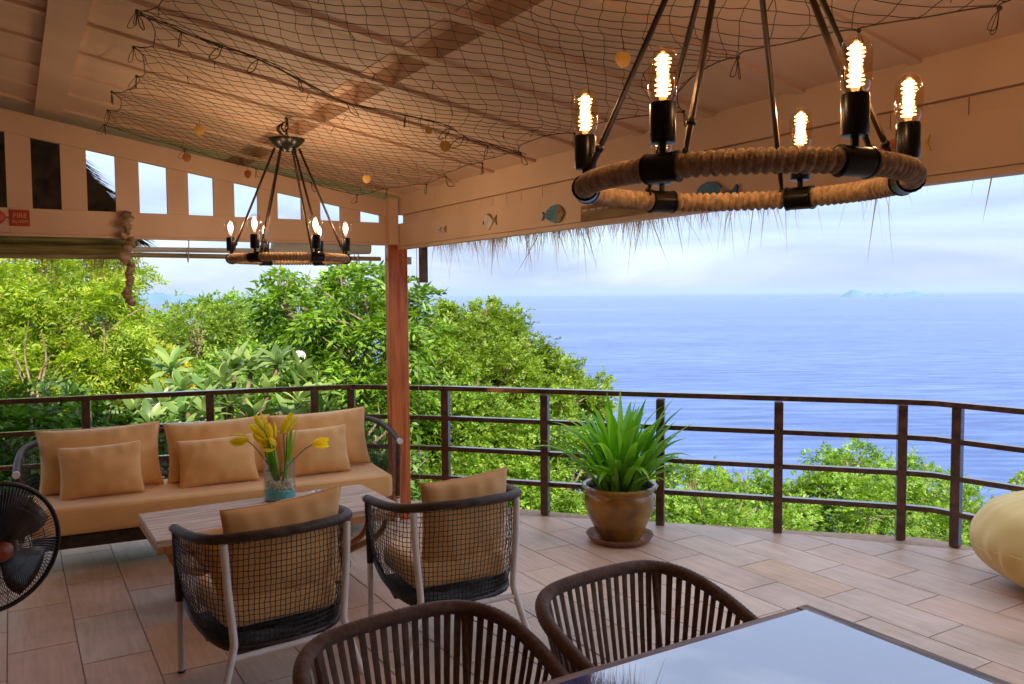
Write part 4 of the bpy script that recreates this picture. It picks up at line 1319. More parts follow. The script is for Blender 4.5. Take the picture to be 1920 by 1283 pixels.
# local frame: x along the front (-1.18..1.18), y to the back (0..0.72)
zr = [(-1.185, 0.0, 0.655), (-1.19, 0.22, 0.70), (-1.17, 0.45, 0.735), (-1.08, 0.62, 0.75), (-0.9, 0.68, 0.752), (0, 0.69, 0.755), (0.9, 0.68, 0.752), (1.08, 0.62, 0.75), (1.17, 0.45, 0.735), (1.19, 0.22, 0.70), (1.185, 0.0, 0.655)]
rimS = spline(zr, 8)
wrapped(rimS, 0.020, 170).build("arm_rim", M['rimwrap'], sofa, angle=60)
for s in (-1, 1):
    MB().tube([(1.185 * s, -0.018, 0.655), (1.185 * s, 0.004, 0.655)], 0.0215, 14).build("end_cap", M['whitemetal'], sofa)
    wrapped([(1.178 * s, 0.012, 0.65), (1.17 * s, 0.012, 0.24)], 0.016, 30).build("arm_post", M['rimwrap'], sofa, angle=60)
    MB().tube([(1.17 * s, 0.012, 0.26), (1.168 * s, 0.012, 0.0)], 0.0165, 12).build("leg", M['whitemetal'], sofa)
    MB().tube([(1.08 * s, 0.60, 0.74), (1.06 * s, 0.60, 0.25), (1.10 * s, 0.66, 0.0)], 0.016, 12).build("leg", M['whitemetal'], sofa)
baseS = spline([(-1.165, 0.01, 0.25), (-1.16, 0.3, 0.25), (-1.12, 0.52, 0.25), (-0.9, 0.60, 0.25), (0, 0.61, 0.25), (0.9, 0.60, 0.25), (1.12, 0.52, 0.25), (1.16, 0.3, 0.25), (1.165, 0.01, 0.25)], 8)
net_body(rimS, baseS, 150, 18, 0.0018, 0.012, 3).build("woven_net", M['rattan'], sofa, kind="stuff")
mb = MB(); mb.box(-1.12, 1.12, 0.02, 0.60, 0.165, 0.25, bev=0.01); mb.build("seat_frame", M['rattan'], sofa, smooth=False)
sc0 = rounded_slab(-1.135, 1.135, -0.02, 0.62, 0.252, 0.425, 0.05, seed=2).build("seat_cushion", M['cushion'], sofa)
for z_ in (0.272, 0.406):
    MB().tube([(-1.128, 0.60, z_), (-1.128, 0.02, z_), (-1.118, -0.004, z_), (-1.095, -0.0135, z_), (1.095, -0.0135, z_), (1.118, -0.004, z_), (1.128, 0.02, z_), (1.128, 0.60, z_)], 0.0032, 6).build("piping", M['cushion'], sc0)

SB = "tan cushions on the sofa"
MS = Matrix.Translation((1.17, 5.585, 0)) @ Matrix.Rotation(R(-4.6), 4, 'Z')
def on_sofa(x, y, z): return MS @ Vector((x, y, z))
pillow("back_cushion", "large tan back cushion at the sofa's left end", 0.75, 0.43, 0.25, on_sofa(-0.735, 0.46, 0.632), R(-4.6), R(-12), R(-1.0), 1, SB)
pillow("back_cushion", "large tan back cushion at the middle of the sofa", 0.72, 0.42, 0.25, on_sofa(0.02, 0.47, 0.628), R(-4.6), R(-12), R(-1.5), 2, SB)
pillow("back_cushion", "large tan back cushion at the sofa's right end with upright corner", 0.74, 0.43, 0.25, on_sofa(0.72, 0.46, 0.632), R(-4.6), R(-12), R(-1.5), 3, SB)
pillow("small_pillow", "small tan pillow leaning on the left back cushion", 0.50, 0.345, 0.21, on_sofa(-0.735, 0.27, 0.585), R(-4.6), R(-16), R(-1.5), 4, SB)
pillow("small_pillow", "small tan pillow leaning on the middle back cushion", 0.52, 0.33, 0.21, on_sofa(-0.02, 0.28, 0.578), R(-4.6), R(-17), R(-2.0), 5, SB)
pillow("small_pillow", "small tan pillow behind the tulips at the sofa's right", 0.50, 0.345, 0.21, on_sofa(0.64, 0.28, 0.585), R(-4.6), R(-16), R(-1.5), 6, SB)

# ------------------------------------------------------------------ coffee table
ct = thing("coffee_table", "low plank-topped wooden coffee table on curved trestles before the sofa", "coffee table", (1.27, 4.86, 0), R(0.8))
for k in range(5):
    y0 = -0.325 + k * 0.13
    mb = MB().box(-0.68, 0.68, y0 + 0.0015, y0 + 0.1285, 0.415, 0.45, bev=0.003)
    mb.build("plank", M['tabletop'], ct, smooth=False)
for s in (-1, 1):
    MB().box(s * 0.662 - 0.018, s * 0.662 + 0.018, -0.322, 0.322, 0.380, 0.414).build("end_rail", M['orangewood'], ct, smooth=False)
for s in (-1, 1):
    MB().box(-0.64, 0.64, s * 0.305 - 0.015, s * 0.305 + 0.015, 0.375, 0.414).build("apron", M['orangewood'], ct, smooth=False)
    for k, (xa, xb) in enumerate(((0.62, 0.22), (0.50, 0.10), (0.36, 0.02))):
        for q in (-1, 1):
            pts = spline([(xa * q, s * 0.27, 0.385), (xa * 0.80 * q + xb * 0.2 * q, s * 0.25, 0.26), (xb * q, s * 0.17, 0.135)], 6)
            MB().tube(pts, 0.030 if k else 0.036, 4, flat=0.55).build("leg", M['orangewood'], ct, smooth=False)
MB().box(-0.40, 0.40, -0.22, 0.22, 0.095, 0.135, bev=0.003).build("lower_shelf", M['tabletop'], ct, smooth=False)
for s in (-1, 1):
    MB().box(s * 0.30 - 0.04, s * 0.30 + 0.04, -0.20, 0.20, 0.0, 0.094).build("foot", M['darkwood'], ct, smooth=False)

# ------------------------------------------------------------------ vase with tulips
VX, VY, VZ = 1.375, 5.075, 0.451
vase = thing("glass_vase", "clear cylinder vase with turquoise sand and pebbles on the coffee table", "vase", (VX, VY, VZ))
mb = MB(); mb.lathe([(0.0, 0.0), (0.092, 0.0), (0.095, 0.004), (0.095, 0.245), (0.0925, 0.247), (0.0905, 0.245), (0.0905, 0.007), (0.0, 0.007)], 40)
mb.build("glass", M['vaseglass'], vase)
mb = MB(); mb.lathe([(0.0, 0.008), (0.089, 0.008), (0.089, 0.062), (0.06, 0.07), (0.0, 0.072)], 32, rad=lambda w, z: 1.0)
mb.v = [(v[0], v[1], v[2] + (0.012 * mnoise.noise(Vector((v[0] * 14, v[1] * 14, 1))) + 0.016 * (v[0] / 0.09) * -0.4 if v[2] > 0.05 else 0)) for v in mb.v]
mb.build("sand", M['sand'], vase)
peb = None
for k in range(150):
    a = random.uniform(0, 2 * math.pi); rr = 0.078 * math.sqrt(random.uniform(0.35, 1)); z = random.uniform(0.066, 0.118)
    if peb is None:
        peb = MB().sphere((0, 0, 0), 0.0125, 7, 5, (1, 0.8, 0.75)).build("pebble", M['pebble'], vase); o = peb
    else:
        o = peb.copy(); COL.objects.link(o)
    o.location = (rr * math.cos(a), rr * math.sin(a), z)
    s = random.uniform(0.65, 1.1); o.scale = (s, s, s)
    o.rotation_euler = (random.uniform(0, 3), random.uniform(0, 3), random.uniform(0, 3))

def tulip(end, face, label, leaf=True, scale=1.85, openf=0.0):
    """end = head position relative to the vase base; face = direction the flower points"""
    e = Vector(end); f = Vector(face).normalized()
    base = Vector((random.uniform(-.03, .03), random.uniform(-.03, .03), 0.11))
    t = thing("tulip", label, "tulip", (VX, VY, VZ), 0, "yellow tulips in the vase")
    mid = base.lerp(e, 0.5) + Vector((0, 0, 0.05)) * (1 if e.z < 0.5 else 0.3)
    rimp = Vector((max(-.075, min(.075, (base.x + e.x) / 2)), max(-.075, min(.075, (base.y + e.y) / 2)), 0.245))
    pts = spline([base, base.lerp(rimp, .6), rimp, rimp.lerp(e - f * 0.03, 0.55) + Vector((0, 0, 0.012)), e - f * 0.026], 6)
    MB().tube(pts, 0.0032, 6).build("stem", M['stem'], t)
    q = Vector((0, 0, 1)).rotation_difference(f).to_matrix().to_4x4()
    for k in range(6):
        a = 2 * math.pi * k / 6 + (0.5 if k % 2 else 0)
        rad = (0.0175 if k % 2 else 0.0195) * scale
        rows = []
        for i in range(6):
            tt = i / 5
            row = []
            for j in range(5):
                ss = (j / 4 - 0.5) * 2
                wd = math.sin(math.pi * min(1, tt * 0.80 + 0.12)) * 0.62
                rr = rad * (math.sin(math.pi * min(0.80, 0.12 + tt * 0.62))) * (1 + openf * tt) * (1 - 0.10 * ss * ss)
                aa = a + ss * wd
                row.append(Vector((rr * math.cos(aa), rr * math.sin(aa), (-0.026 + 0.058 * tt) * scale - 0.005 * ss * ss * tt)))
            rows.append(row)
        o = MB().grid(rows).build("petal", M['tulip'], t)
        o.matrix_local = Matrix.Translation(e) @ q
        # petals are thin cupped shells
        md = o.modifiers.new("thickness", 'SOLIDIFY'); md.thickness = 0.001
    if leaf:
        d = Vector((e.x, e.y, 0)); d = d.normalized() if d.length > 0.01 else Vector((1, 0, 0))
        d = (Matrix.Rotation(random.uniform(-.8, .8), 3, 'Z') @ d)
        side = Vector((-d.y, d.x, 0))
        rows = []
        H_ = random.uniform(0.26, 0.36)
        for i in range(9):
            tt = i / 8
            c = Vector((base.x * 0.6, base.y * 0.6, 0.12)) + d * (0.03 + 0.065 * tt ** 1.3) + Vector((0, 0, H_ * tt))
            w = 0.021 * math.sin(math.pi * (0.12 + 0.86 * tt)) ** 0.8
            rows.append([c - side * w + d * 0.004, c, c + side * w + d * 0.004])
        MB().grid(rows).build("leaf", M['blade'], t)
RX = Vector((math.cos(HEAD), -math.sin(HEAD), 0))    # to the right as the camera sees it
FY = Vector((math.sin(HEAD), math.cos(HEAD), 0))
def hd(sx, z, dy=0): return RX * sx + FY * dy + Vector((0, 0, z))
tulip(hd(-0.225, 0.375, -0.02), RX * -1 + Vector((0, 0, -0.12)), "leftmost yellow tulip drooping outwards with a loose petal", openf=0.3)
tulip(hd(-0.135, 0.425, 0.03), RX * -0.7 + Vector((0, 0, 0.7)), "yellow tulip upper left, second from the left in the vase")
tulip(hd(-0.105, 0.475, 0.0), RX * -0.5 + Vector((0, 0, 1)), "topmost yellow tulip in the left cluster")
tulip(hd(-0.085, 0.385, -0.06), RX * -0.5 + FY * -0.3 + Vector((0, 0, 0.6)), "lower yellow tulip in the left cluster")
tulip(hd(-0.028, 0.425, -0.05), Vector((0, 0, 1)) + RX * -0.15, "upright yellow tulip at the middle of the bunch")
tulip(hd(0.040, 0.440, 0.02), RX * 0.5 + Vector((0, 0, 0.8)), "yellow tulip right of the middle, half hidden")
tulip(hd(0.060, 0.470, 0.04), RX * 0.6 + Vector((0, 0, 1)), "topmost yellow tulip on the right side of the bunch")
tulip(hd(-0.028, 0.352, -0.08), RX * -0.25 + FY * -0.7 + Vector((0, 0, 0.2)), "opened yellow tulip lowest in the front of the bunch", openf=0.5)
tulip(hd(0.250, 0.345, 0.0), RX * 1 + Vector((0, 0, 0.05)), "yellow tulip stretched far out to the right alone", leaf=False)
dish = thing("ashtray", "shallow white dish with blue pattern on the coffee table behind the chair", "dish", (1.63, 5.02, 0.451))
MB().lathe([(0, 0.0), (0.05, 0.0), (0.075, 0.010), (0.085, 0.022), (0.080, 0.024), (0.068, 0.013), (0.045, 0.006), (0, 0.006)], 32).build("bowl", M['dish'], dish)
for k in range(10):
    a = 2 * math.pi * k / 10
    o = MB().box(-0.012, 0.012, -0.005, 0.005, 0.0185, 0.0205).build("pattern_mark", M['dishblue'], dish, smooth=False)
    o.rotation_euler = (0, 0, a + math.pi / 2); o.location = (0.074 * math.cos(a), 0.074 * math.sin(a), 0.0)

# ------------------------------------------------------------------ lounge chairs (open woven backs, white legs)
def lounge(loc, rz, label):
    t = thing("lounge_chair", label, "armchair", loc, rz, "low woven lounge chairs at the coffee table")
    rim = spline([(-0.335, 0.26, 0.665), (-0.345, 0.08, 0.685), (-0.335, -0.08, 0.700), (-0.285, -0.195, 0.712), (-0.16, -0.268, 0.722), (0, -0.292, 0.725),
                  (0.16, -0.268, 0.722), (0.285, -0.195, 0.712), (0.335, -0.08, 0.700), (0.345, 0.08, 0.685), (0.335, 0.26, 0.665)], 8)
    wrapped(rim, 0.0205, 72, 0.0012).build("arm_rim", M['rimwrap'], t, angle=60)
    base = spline([(-0.30, 0.27, 0.36), (-0.31, 0.08, 0.30), (-0.275, -0.10, 0.25), (-0.20, -0.19, 0.235), (0, -0.225, 0.23),
                   (0.20, -0.19, 0.235), (0.275, -0.10, 0.25), (0.31, 0.08, 0.30), (0.30, 0.27, 0.36)], 8)
    net_body(rim, base, 74, 20, 0.0019, 0.018, loc[0]).build("woven_net", M['rattan'], t, kind="stuff")
    # seat shell: a shallow tray of dark weave
    b2 = resample(base, 40)
    mb = MB()
    lo_ = [(p.x * 0.86, p.y * 0.86 + 0.01, p.z - 0.05 if p.z < 0.29 else p.z - 0.10) for p in b2]
    mb.grid([[tuple(p), q] for p, q in zip(b2, lo_)])
    m_ = len(lo_)
    mb.add(lo_ + [(0, 0.05, 0.185)], [(i, i + 1, m_) for i in range(m_ - 1)] + [(m_ - 1, 0, m_)])
    mb.build("seat_tray", M['rattan'], t)
    wrapped([tuple(p) for p in b2], 0.014, 60).build("seat_rim", M['rattan'], t, angle=60)
    for s in (-1, 1):
        MB().tube([(0.335 * s, 0.262, 0.665), (0.335 * s, 0.278, 0.664)], 0.0215, 12).build("end_cap", M['whitemetal'], t)
        pts = spline([(0.272 * s, -0.225, 0.695), (0.262 * s, -0.232, 0.50), (0.245 * s, -0.235, 0.30), (0.250 * s, -0.236, 0.245), (0.285 * s, -0.245, 0.12), (0.325 * s, -0.25, 0.0)], 6)
        MB().tube(pts, 0.0165, 12).build("leg", M['whitemetal'], t)
        wrapped([(0.330 * s, 0.262, 0.655), (0.322 * s, 0.262, 0.33)], 0.0165, 26).build("arm_post", M['rattan'], t, angle=60)
        MB().tube([(0.322 * s, 0.262, 0.34), (0.322 * s, 0.264, 0.0)], 0.0155, 12).build("leg", M['whitemetal'], t)
        MB().lathe([(0.0, 0.0), (0.017, 0.0), (0.017, 0.010), (0.0, 0.010)], 12, (0.322 * s, 0.264, -0.0005)).build("foot_pad", M['black'], t)
    MB().tube([(-0.25, -0.236, 0.215), (0.25, -0.236, 0.215)], 0.0135, 10).build("cross_tube", M['whitemetal'], t)
    rounded_slab(-0.255, 0.255, -0.175, 0.29, 0.30, 0.43, 0.05, seed=loc[0], puff=0.010).build("seat_cushion", M['cushion'], t)
    o = MB().lathe([(0, 0), (0.013, 0), (0.014, 0.002), (0, 0.003)], 14).build("badge", M['caplight'], t)
    o.location = (0.07, -0.213, 0.222); o.rotation_euler = (R(80), 0, 0); o.scale = (1.5, 0.8, 1)
    return t
LA, RA = (0.95, 3.705, 0), R(6)
LB, RB = (1.84, 3.70, 0), R(-3)
lounge(LA, RA, "woven lounge chair left of its twin, its back to the camera")
lounge(LB, RB, "woven lounge chair right of its twin, nearer the railing")
def rel(loc, rz, v): return Matrix.Translation(loc) @ Matrix.Rotation(rz, 4, 'Z') @ Vector(v)
pillow("back_pillow", "tan pillow sticking up above the back of the left lounge chair", 0.54, 0.46, 0.19, rel(LA, RA, (0.02, -0.125, 0.605)), RA, R(8), R(-3.0), 7, "pillows in the lounge chairs")
pillow("back_pillow", "tan pillow sticking up above the back of the right lounge chair", 0.48, 0.45, 0.19, rel(LB, RB, (0.035, -0.125, 0.605)), RB + R(4), R(8), R(-3.0), 8, "pillows in the lounge chairs")
pillow("flat_pillow", "second tan pillow lying low at the left arm of the left chair", 0.40, 0.30, 0.15, rel(LA, RA, (-0.10, 0.05, 0.56)), RA + R(20), R(-35), R(0), 9, "pillows in the lounge chairs")

# ------------------------------------------------------------------ dining table with glass top
dt = thing("dining_table", "wooden dining table with a reflective glass top in the foreground", "table")
TX0, TX1, TY0, TY1, TZ = 0.10, 2.045, 0.62, 1.672, 0.75
MB().box(TX0, TX1 - 0.052, TY1 - 0.040, TY1, TZ - 0.05, TZ, bev=0.003).build("frame_rail", M['brownframe'], dt, smooth=False)
MB().box(TX0, TX1 - 0.052, TY0, TY0 + 0.040, TZ - 0.05, TZ, bev=0.003).build("frame_rail", M['brownframe'], dt, smooth=False)
MB().box(TX1 - 0.050, TX1, TY0, TY1, TZ - 0.05, TZ + 0.001, bev=0.003).build("frame_rail", M['greywood'], dt, smooth=False)
MB().box(TX0 - 0.05, TX0 - 0.002, TY0, TY1, TZ - 0.05, TZ + 0.001, bev=0.003).build("frame_rail", M['greywood'], dt, smooth=False)
MB().box(TX0 + 0.002, TX1 - 0.055, TY0 + 0.045, TY1 - 0.045, TZ - 0.04, TZ - 0.02).build("table_board", mat("blue_grey_board", (0.17, 0.20, 0.34), (0.21, 0.245, 0.39), scale=3, rough=0.6), dt, smooth=False)
gm, gnt, gb, gout = new_mat("table_glass")
gb.inputs["Base Color"].default_value = (0.05, 0.10, 0.34, 1)  # blue of the reflected sky put into the glass colour
gb.inputs["Roughness"].default_value = 0.012
gb.inputs["IOR"].default_value = 2.3
gb.inputs["Specular IOR Level"].default_value = 0.9
gb.inputs["Coat Weight"].default_value = 0.6
gb.inputs["Coat Roughness"].default_value = 0.01
_n = gnt.nodes.new("ShaderNodeTexNoise"); _n.inputs["Scale"].default_value = 3.0; _n.inputs["Detail"].default_value = 6
_r = gnt.nodes.new("ShaderNodeMapRange"); _r.inputs["From Min"].default_value = 0.4; _r.inputs["From Max"].default_value = 0.75
_r.inputs["To Min"].default_value = 0.01; _r.inputs["To Max"].default_value = 0.035
gnt.links.new(_n.outputs["Fac"], _r.inputs["Value"]); gnt.links.new(_r.outputs[0], gb.inputs["Roughness"])
MB().box(TX0 - 0.02, TX1 - 0.060, TY0 + 0.03, TY1 - 0.046, TZ + 0.003, TZ + 0.011, bev=0.0015).build("glass_top", gm, dt, smooth=False)
for x in (TX0 + 0.05, TX1 - 0.12):
    for y in (TY0 + 0.05, TY1 - 0.13):
        MB().box(x, x + 0.07, y, y + 0.07, 0, TZ - 0.052).build("leg", M['greywood'], dt, smooth=False)

# ------------------------------------------------------------------ rope dining chairs
def dining(loc, rz, label):
    t = thing("dining_chair", label, "chair", loc, rz, "brown strap dining chairs at the glass table")
    rim = spline([(-0.285, -0.33, 0.63), (-0.318, -0.16, 0.680), (-0.325, 0.0, 0.735), (-0.300, 0.13, 0.775), (-0.225, 0.215, 0.795), (-0.10, 0.240, 0.803),
                  (0.10, 0.240, 0.803), (0.225, 0.215, 0.795), (0.300, 0.13, 0.775), (0.325, 0.0, 0.735), (0.318, -0.16, 0.680), (0.285, -0.33, 0.63)], 8)
    wrapped(rim, 0.0200, 110, 0.0018).build("rim", M['cord_rim'], t, angle=60)
    seat = spline([(-0.225, -0.27, 0.44), (-0.245, -0.10, 0.44), (-0.235, 0.05, 0.44), (-0.18, 0.145, 0.44), (0, 0.175, 0.44),
                   (0.18, 0.145, 0.44), (0.235, 0.05, 0.44), (0.245, -0.10, 0.44), (0.225, -0.27, 0.44)], 8)
    wrapped(seat, 0.013, 60).build("seat_ring", M['cord_rim'], t, angle=60)
    nS = 50
    a, b = resample(rim, nS), resample(seat, nS)
    for i in range(nS):
        p, q = a[i], b[i]
        d = (q - p); tt = (a[min(i + 1, nS - 1)] - a[max(i - 1, 0)]).normalized()
        nrm = tt.cross(d.normalized()).normalized()
        tb = (b[min(i + 1, nS - 1)] - b[max(i - 1, 0)]).normalized()
        w1, w0 = 0.0108, 0.0078
        jit = random.uniform(-0.0025, 0.0025)
        off = 0.0045
        rows = []
        for k in range(5):
            s = k / 4
            c = p.lerp(q, s) + nrm * (0.004 * math.sin(math.pi * s)) + tt * jit
            tg = tt.lerp(tb, s).normalized()
            w = w1 * (1 - s) + w0 * s
            rows.append((c, tg, w))
        mb = MB()
        top, bot = [], []
        sec = []
        for c, tg, w in rows:
            sec.append([c - tg * w - nrm * off * .25, c - tg * w * .6 + nrm * off * .5, c + tg * w * .6 + nrm * off * .5, c + tg * w - nrm * off * .25, c + tg * w * .6 - nrm * off * .6, c - tg * w * .6 - nrm * off * .6])
        vs = [v for s_ in sec for v in s_]
        fs = []
        for k in range(4):
            for j in range(6):
                j2 = (j + 1) % 6
                fs.append((k * 6 + j, k * 6 + j2, (k + 1) * 6 + j2, (k + 1) * 6 + j))
        mb.add(vs, fs).build("strap", M['strap'], t, angle=50)
    # seat webbing
    for k in range(11):
        y = -0.25 + k * 0.038
        hw = 0.235 if y < 0.04 else 0.235 * math.sqrt(max(0.05, 1 - ((y - 0.04) / 0.14) ** 2))
        MB().box(-hw, hw, y, y + 0.032, 0.428, 0.434).build("seat_strap", M['strap'], t, smooth=False)
    for sx in (-1, 1):
        MB().tube([(0.21 * sx, -0.24, 0.44), (0.25 * sx, -0.27, 0.0)], 0.013, 10).build("leg", M['cord_rim'], t)
        MB().tube([(0.19 * sx, 0.13, 0.44), (0.24 * sx, 0.22, 0.0)], 0.013, 10).build("leg", M['cord_rim'], t)
        # frame uprights under the rim
        MB().tube([(0.232 * sx, 0.208, 0.79), (0.19 * sx, 0.13, 0.44)], 0.010, 8).build("upright", M['cord_rim'], t)
    return t
dining((1.607, 1.885, -0.012), R(5), "brown strap dining chair right of its twin, at the table's far corner")
dining((0.895, 1.90, -0.012), R(5), "brown strap dining chair left of its twin, cut by the picture's bottom")

# ------------------------------------------------------------------ potted plant
pot = thing("plant_pot", "large glazed brown pot of green strap leaves on a saucer by the railing", "potted plant", (3.545, 4.475, 0))
sc_ = MB(); sc_.lathe([(0, 0.012), (0.16, 0.012), (0.18, 0.010), (0.205, 0.028), (0.222, 0.048), (0.232, 0.050), (0.226, 0.040), (0.205, 0.012), (0.19, 0.0), (0.0, 0.0)], 48, rad=lambda w, z: 1 + (0.018 * math.sin(13 * w) if z > 0.02 else 0))
sc_.build("saucer", M['saucer'], pot)
pb = MB(); pb.lathe([(0, 0.02), (0.142, 0.02), (0.150, 0.03), (0.172, 0.085), (0.208, 0.16), (0.234, 0.23), (0.244, 0.285), (0.240, 0.325), (0.230, 0.340), (0.236, 0.348), (0.236, 0.356), (0.256, 0.372), (0.262, 0.384),
                     (0.252, 0.394), (0.232, 0.390), (0.222, 0.372), (0.216, 0.34), (0.0, 0.34)], 64, rad=lambda w, z: 1 + (0.012 * math.sin(17 * w) if z > 0.365 else 0.004 * math.sin(3 * w + 1)))
pb.build("pot", M['glazedpot'], pot)
MB().lathe([(0, 0.352), (0.12, 0.356), (0.213, 0.350), (0.213, 0.345), (0, 0.345)], 24).build("soil", M['soil'], pot)
def blade(length, width, lean, curl, twist, fold):
    rows = []
    n_ = 12
    x = z = 0.0
    a = lean
    for i in range(n_ + 1):
        t = i / n_
        w = width * (0.45 + 0.75 * math.sin(math.pi * min(1, 0.15 + t * 0.62))) * (1 - t ** 3.2) + 0.0006
        tw = twist * t
        c = Vector((x, 0, z))
        s = Vector((-math.sin(tw) * 0.2, math.cos(tw), math.sin(tw) * 0.3)).normalized()
        nm_ = Vector((-math.cos(a), 0, math.sin(a)))
        rows.append([c - s * w + nm_ * w * fold, c - s * w * 0.45 + nm_ * w * fold * .35, c, c + s * w * 0.45 + nm_ * w * fold * .35, c + s * w + nm_ * w * fold])
        st = length / n_
        x += math.sin(a) * st; z += math.cos(a) * st
        a += curl * (0.3 + 1.7 * t ** 2) / n_
    return MB().grid(rows)
protos = []
for k in range(150):
    u = random.random()
    lean = R(3 + 44 * u ** 1.0 + random.uniform(-4, 4))
    az = random.uniform(0, 2 * math.pi)
    L0 = random.uniform(0.47, 0.72) * (1.0 if u < 0.7 else 0.88)
    if k % 6 == 5: L0 *= 0.6
    o = blade(L0, random.uniform(0.021, 0.033), lean, R(random.choice([15, 30, 50, 75, 100]) + 30 * u), random.uniform(-0.8, 0.8), 0.35).build("leaf", M['blade'], pot)
    rr = random.uniform(0.0, 0.15)
    o.location = (rr * math.cos(az), rr * math.sin(az), 0.345)
    o.rotation_euler = (0, 0, az + random.uniform(-.3, .3))

# ------------------------------------------------------------------ bean bag
bb = thing("bean_bag", "round mustard yellow bean bag at the right edge of the deck", "bean bag", (5.055, 2.345, 0))
mb = MB()
rows = []
NU, NV = 96, 40
for i in range(NU):
    a = 2 * math.pi * i / NU
    row = []
    for j in range(NV + 1):
        t = j / NV * math.pi
        rr = 0.475 * math.sin(t) ** 0.75
        z = 0.30 - 0.30 * math.cos(t)
        # flat bottom, gathered pleats below the widest line and around the crown
        pl = math.sin(a * 26 + 3 * mnoise.noise(Vector((math.cos(a) * 2, math.sin(a) * 2, 0)))) * 0.012 * (math.exp(-((t - 1.25) / 0.42) ** 2) + 0.7 * math.exp(-((t - 2.5) / 0.35) ** 2))
        wr = 0.022 * mnoise.noise(Vector((math.cos(a) * 2.4, math.sin(a) * 2.4, z * 5))) + 0.010 * mnoise.noise(Vector((math.cos(a) * 7, math.sin(a) * 7, z * 9)))
        rr2 = max(0.0, rr + (pl + wr) * min(1, math.sin(t) * 3))
        if t > math.pi * 0.72: z -= 0.02 * math.sin((t - math.pi * 0.72) / (math.pi * 0.28) * math.pi)
        row.append((rr2 * math.cos(a), rr2 * math.sin(a), z * 1.0 + 0.004))
    rows.append(row)
mb.grid(rows, closed_u=True)
b_ = mb.build("bag", M['beanbag'], bb, weld=True, angle=80)
b_.scale = (1, 1, 0.94)
MB().tube([(0.482 * math.cos(2 * math.pi * k / 60), 0.482 * math.sin(2 * math.pi * k / 60), 0.255 + 0.012 * math.sin(k * 0.7)) for k in range(60)], 0.0025, 5, closed=True).build("seam", M['beanbag'], bb)

# ------------------------------------------------------------------ pedestal fan at the left edge
FC = Vector((-0.085, 3.36, 0.835))
fan = thing("pedestal_fan", "black pedestal fan with wire cage and orange hub at the left edge", "fan", (FC.x, FC.y, 0), R(24))
fz = FC.z
def ringpts(r, y, n_=48): return [(r * math.cos(2 * math.pi * k / n_), y, fz + r * math.sin(2 * math.pi * k / n_)) for k in range(n_)]
cg = MB()
FR_ = 0.222
for i in range(110):
    a = 2 * math.pi * i / 110
    for ysgn, dep in ((-1, 0.075), (1, 0.06)):
        pts = []
        for k in range(7):
            t = k / 6
            r = 0.035 + (FR_ - 0.035) * t
            aa = a + 0.35 * t * ysgn
            pts.append((r * math.cos(aa), ysgn * dep * (1 - t ** 3), fz + r * math.sin(aa)))
        cg.tube(pts, 0.0013, 3, caps=False)
for r, y in ((0.09, -0.072), (0.15, -0.055), (0.15, 0.045), (0.09, 0.058)):
    cg.tube(ringpts(r, y), 0.0016, 4, closed=True)
cg.build("wire_cage", M['black'], fan, kind="stuff")
MB().tube(ringpts(FR_, 0, 64), 0.0085, 10, closed=True).build("cage_rim", M['bronze'], fan)
mb = MB(); mb.lathe([(0, 0.095), (0.02, 0.093), (0.030, 0.086), (0.034, 0.075), (0.034, 0.070), (0, 0.070)], 24)
mb.v = [(v[0], -v[2], fz + v[1]) for v in mb.v]; mb.build("hub_badge", M['hub'], fan)
for k in range(4):
    a0_ = 2 * math.pi * k / 4 + 0.6
    rows = []
    for i in range(8):
        t = i / 7
        r = 0.03 + 0.165 * t
        row = []
        for j in range(5):
            s = j / 4 - 0.5
            w = 0.55 + 0.55 * math.sin(math.pi * t * 0.75)
            aa = a0_ + s * w + 0.25 * t
            row.append((r * math.cos(aa), 0.03 * s * 1.6, fz + r * math.sin(aa)))
        rows.append(row)
    o = MB().grid(rows).build("blade", M['fanblade'], fan)
    md = o.modifiers.new("thickness", 'SOLIDIFY'); md.thickness = 0.003
MB().tube([(0, 0.06, fz), (0, 0.20, fz)], [0.075, 0.055], 20).build("motor", M['black'], fan)
MB().tube([(0, 0.13, fz - 0.02), (0, 0.13, 0.03)], 0.014, 12).build("pole", M['black'], fan)
MB().lathe([(0, 0), (0.19, 0), (0.19, 0.012), (0.05, 0.03), (0.02, 0.05), (0, 0.05)], 32, (0, 0.13, 0)).build("base", M['black'], fan)

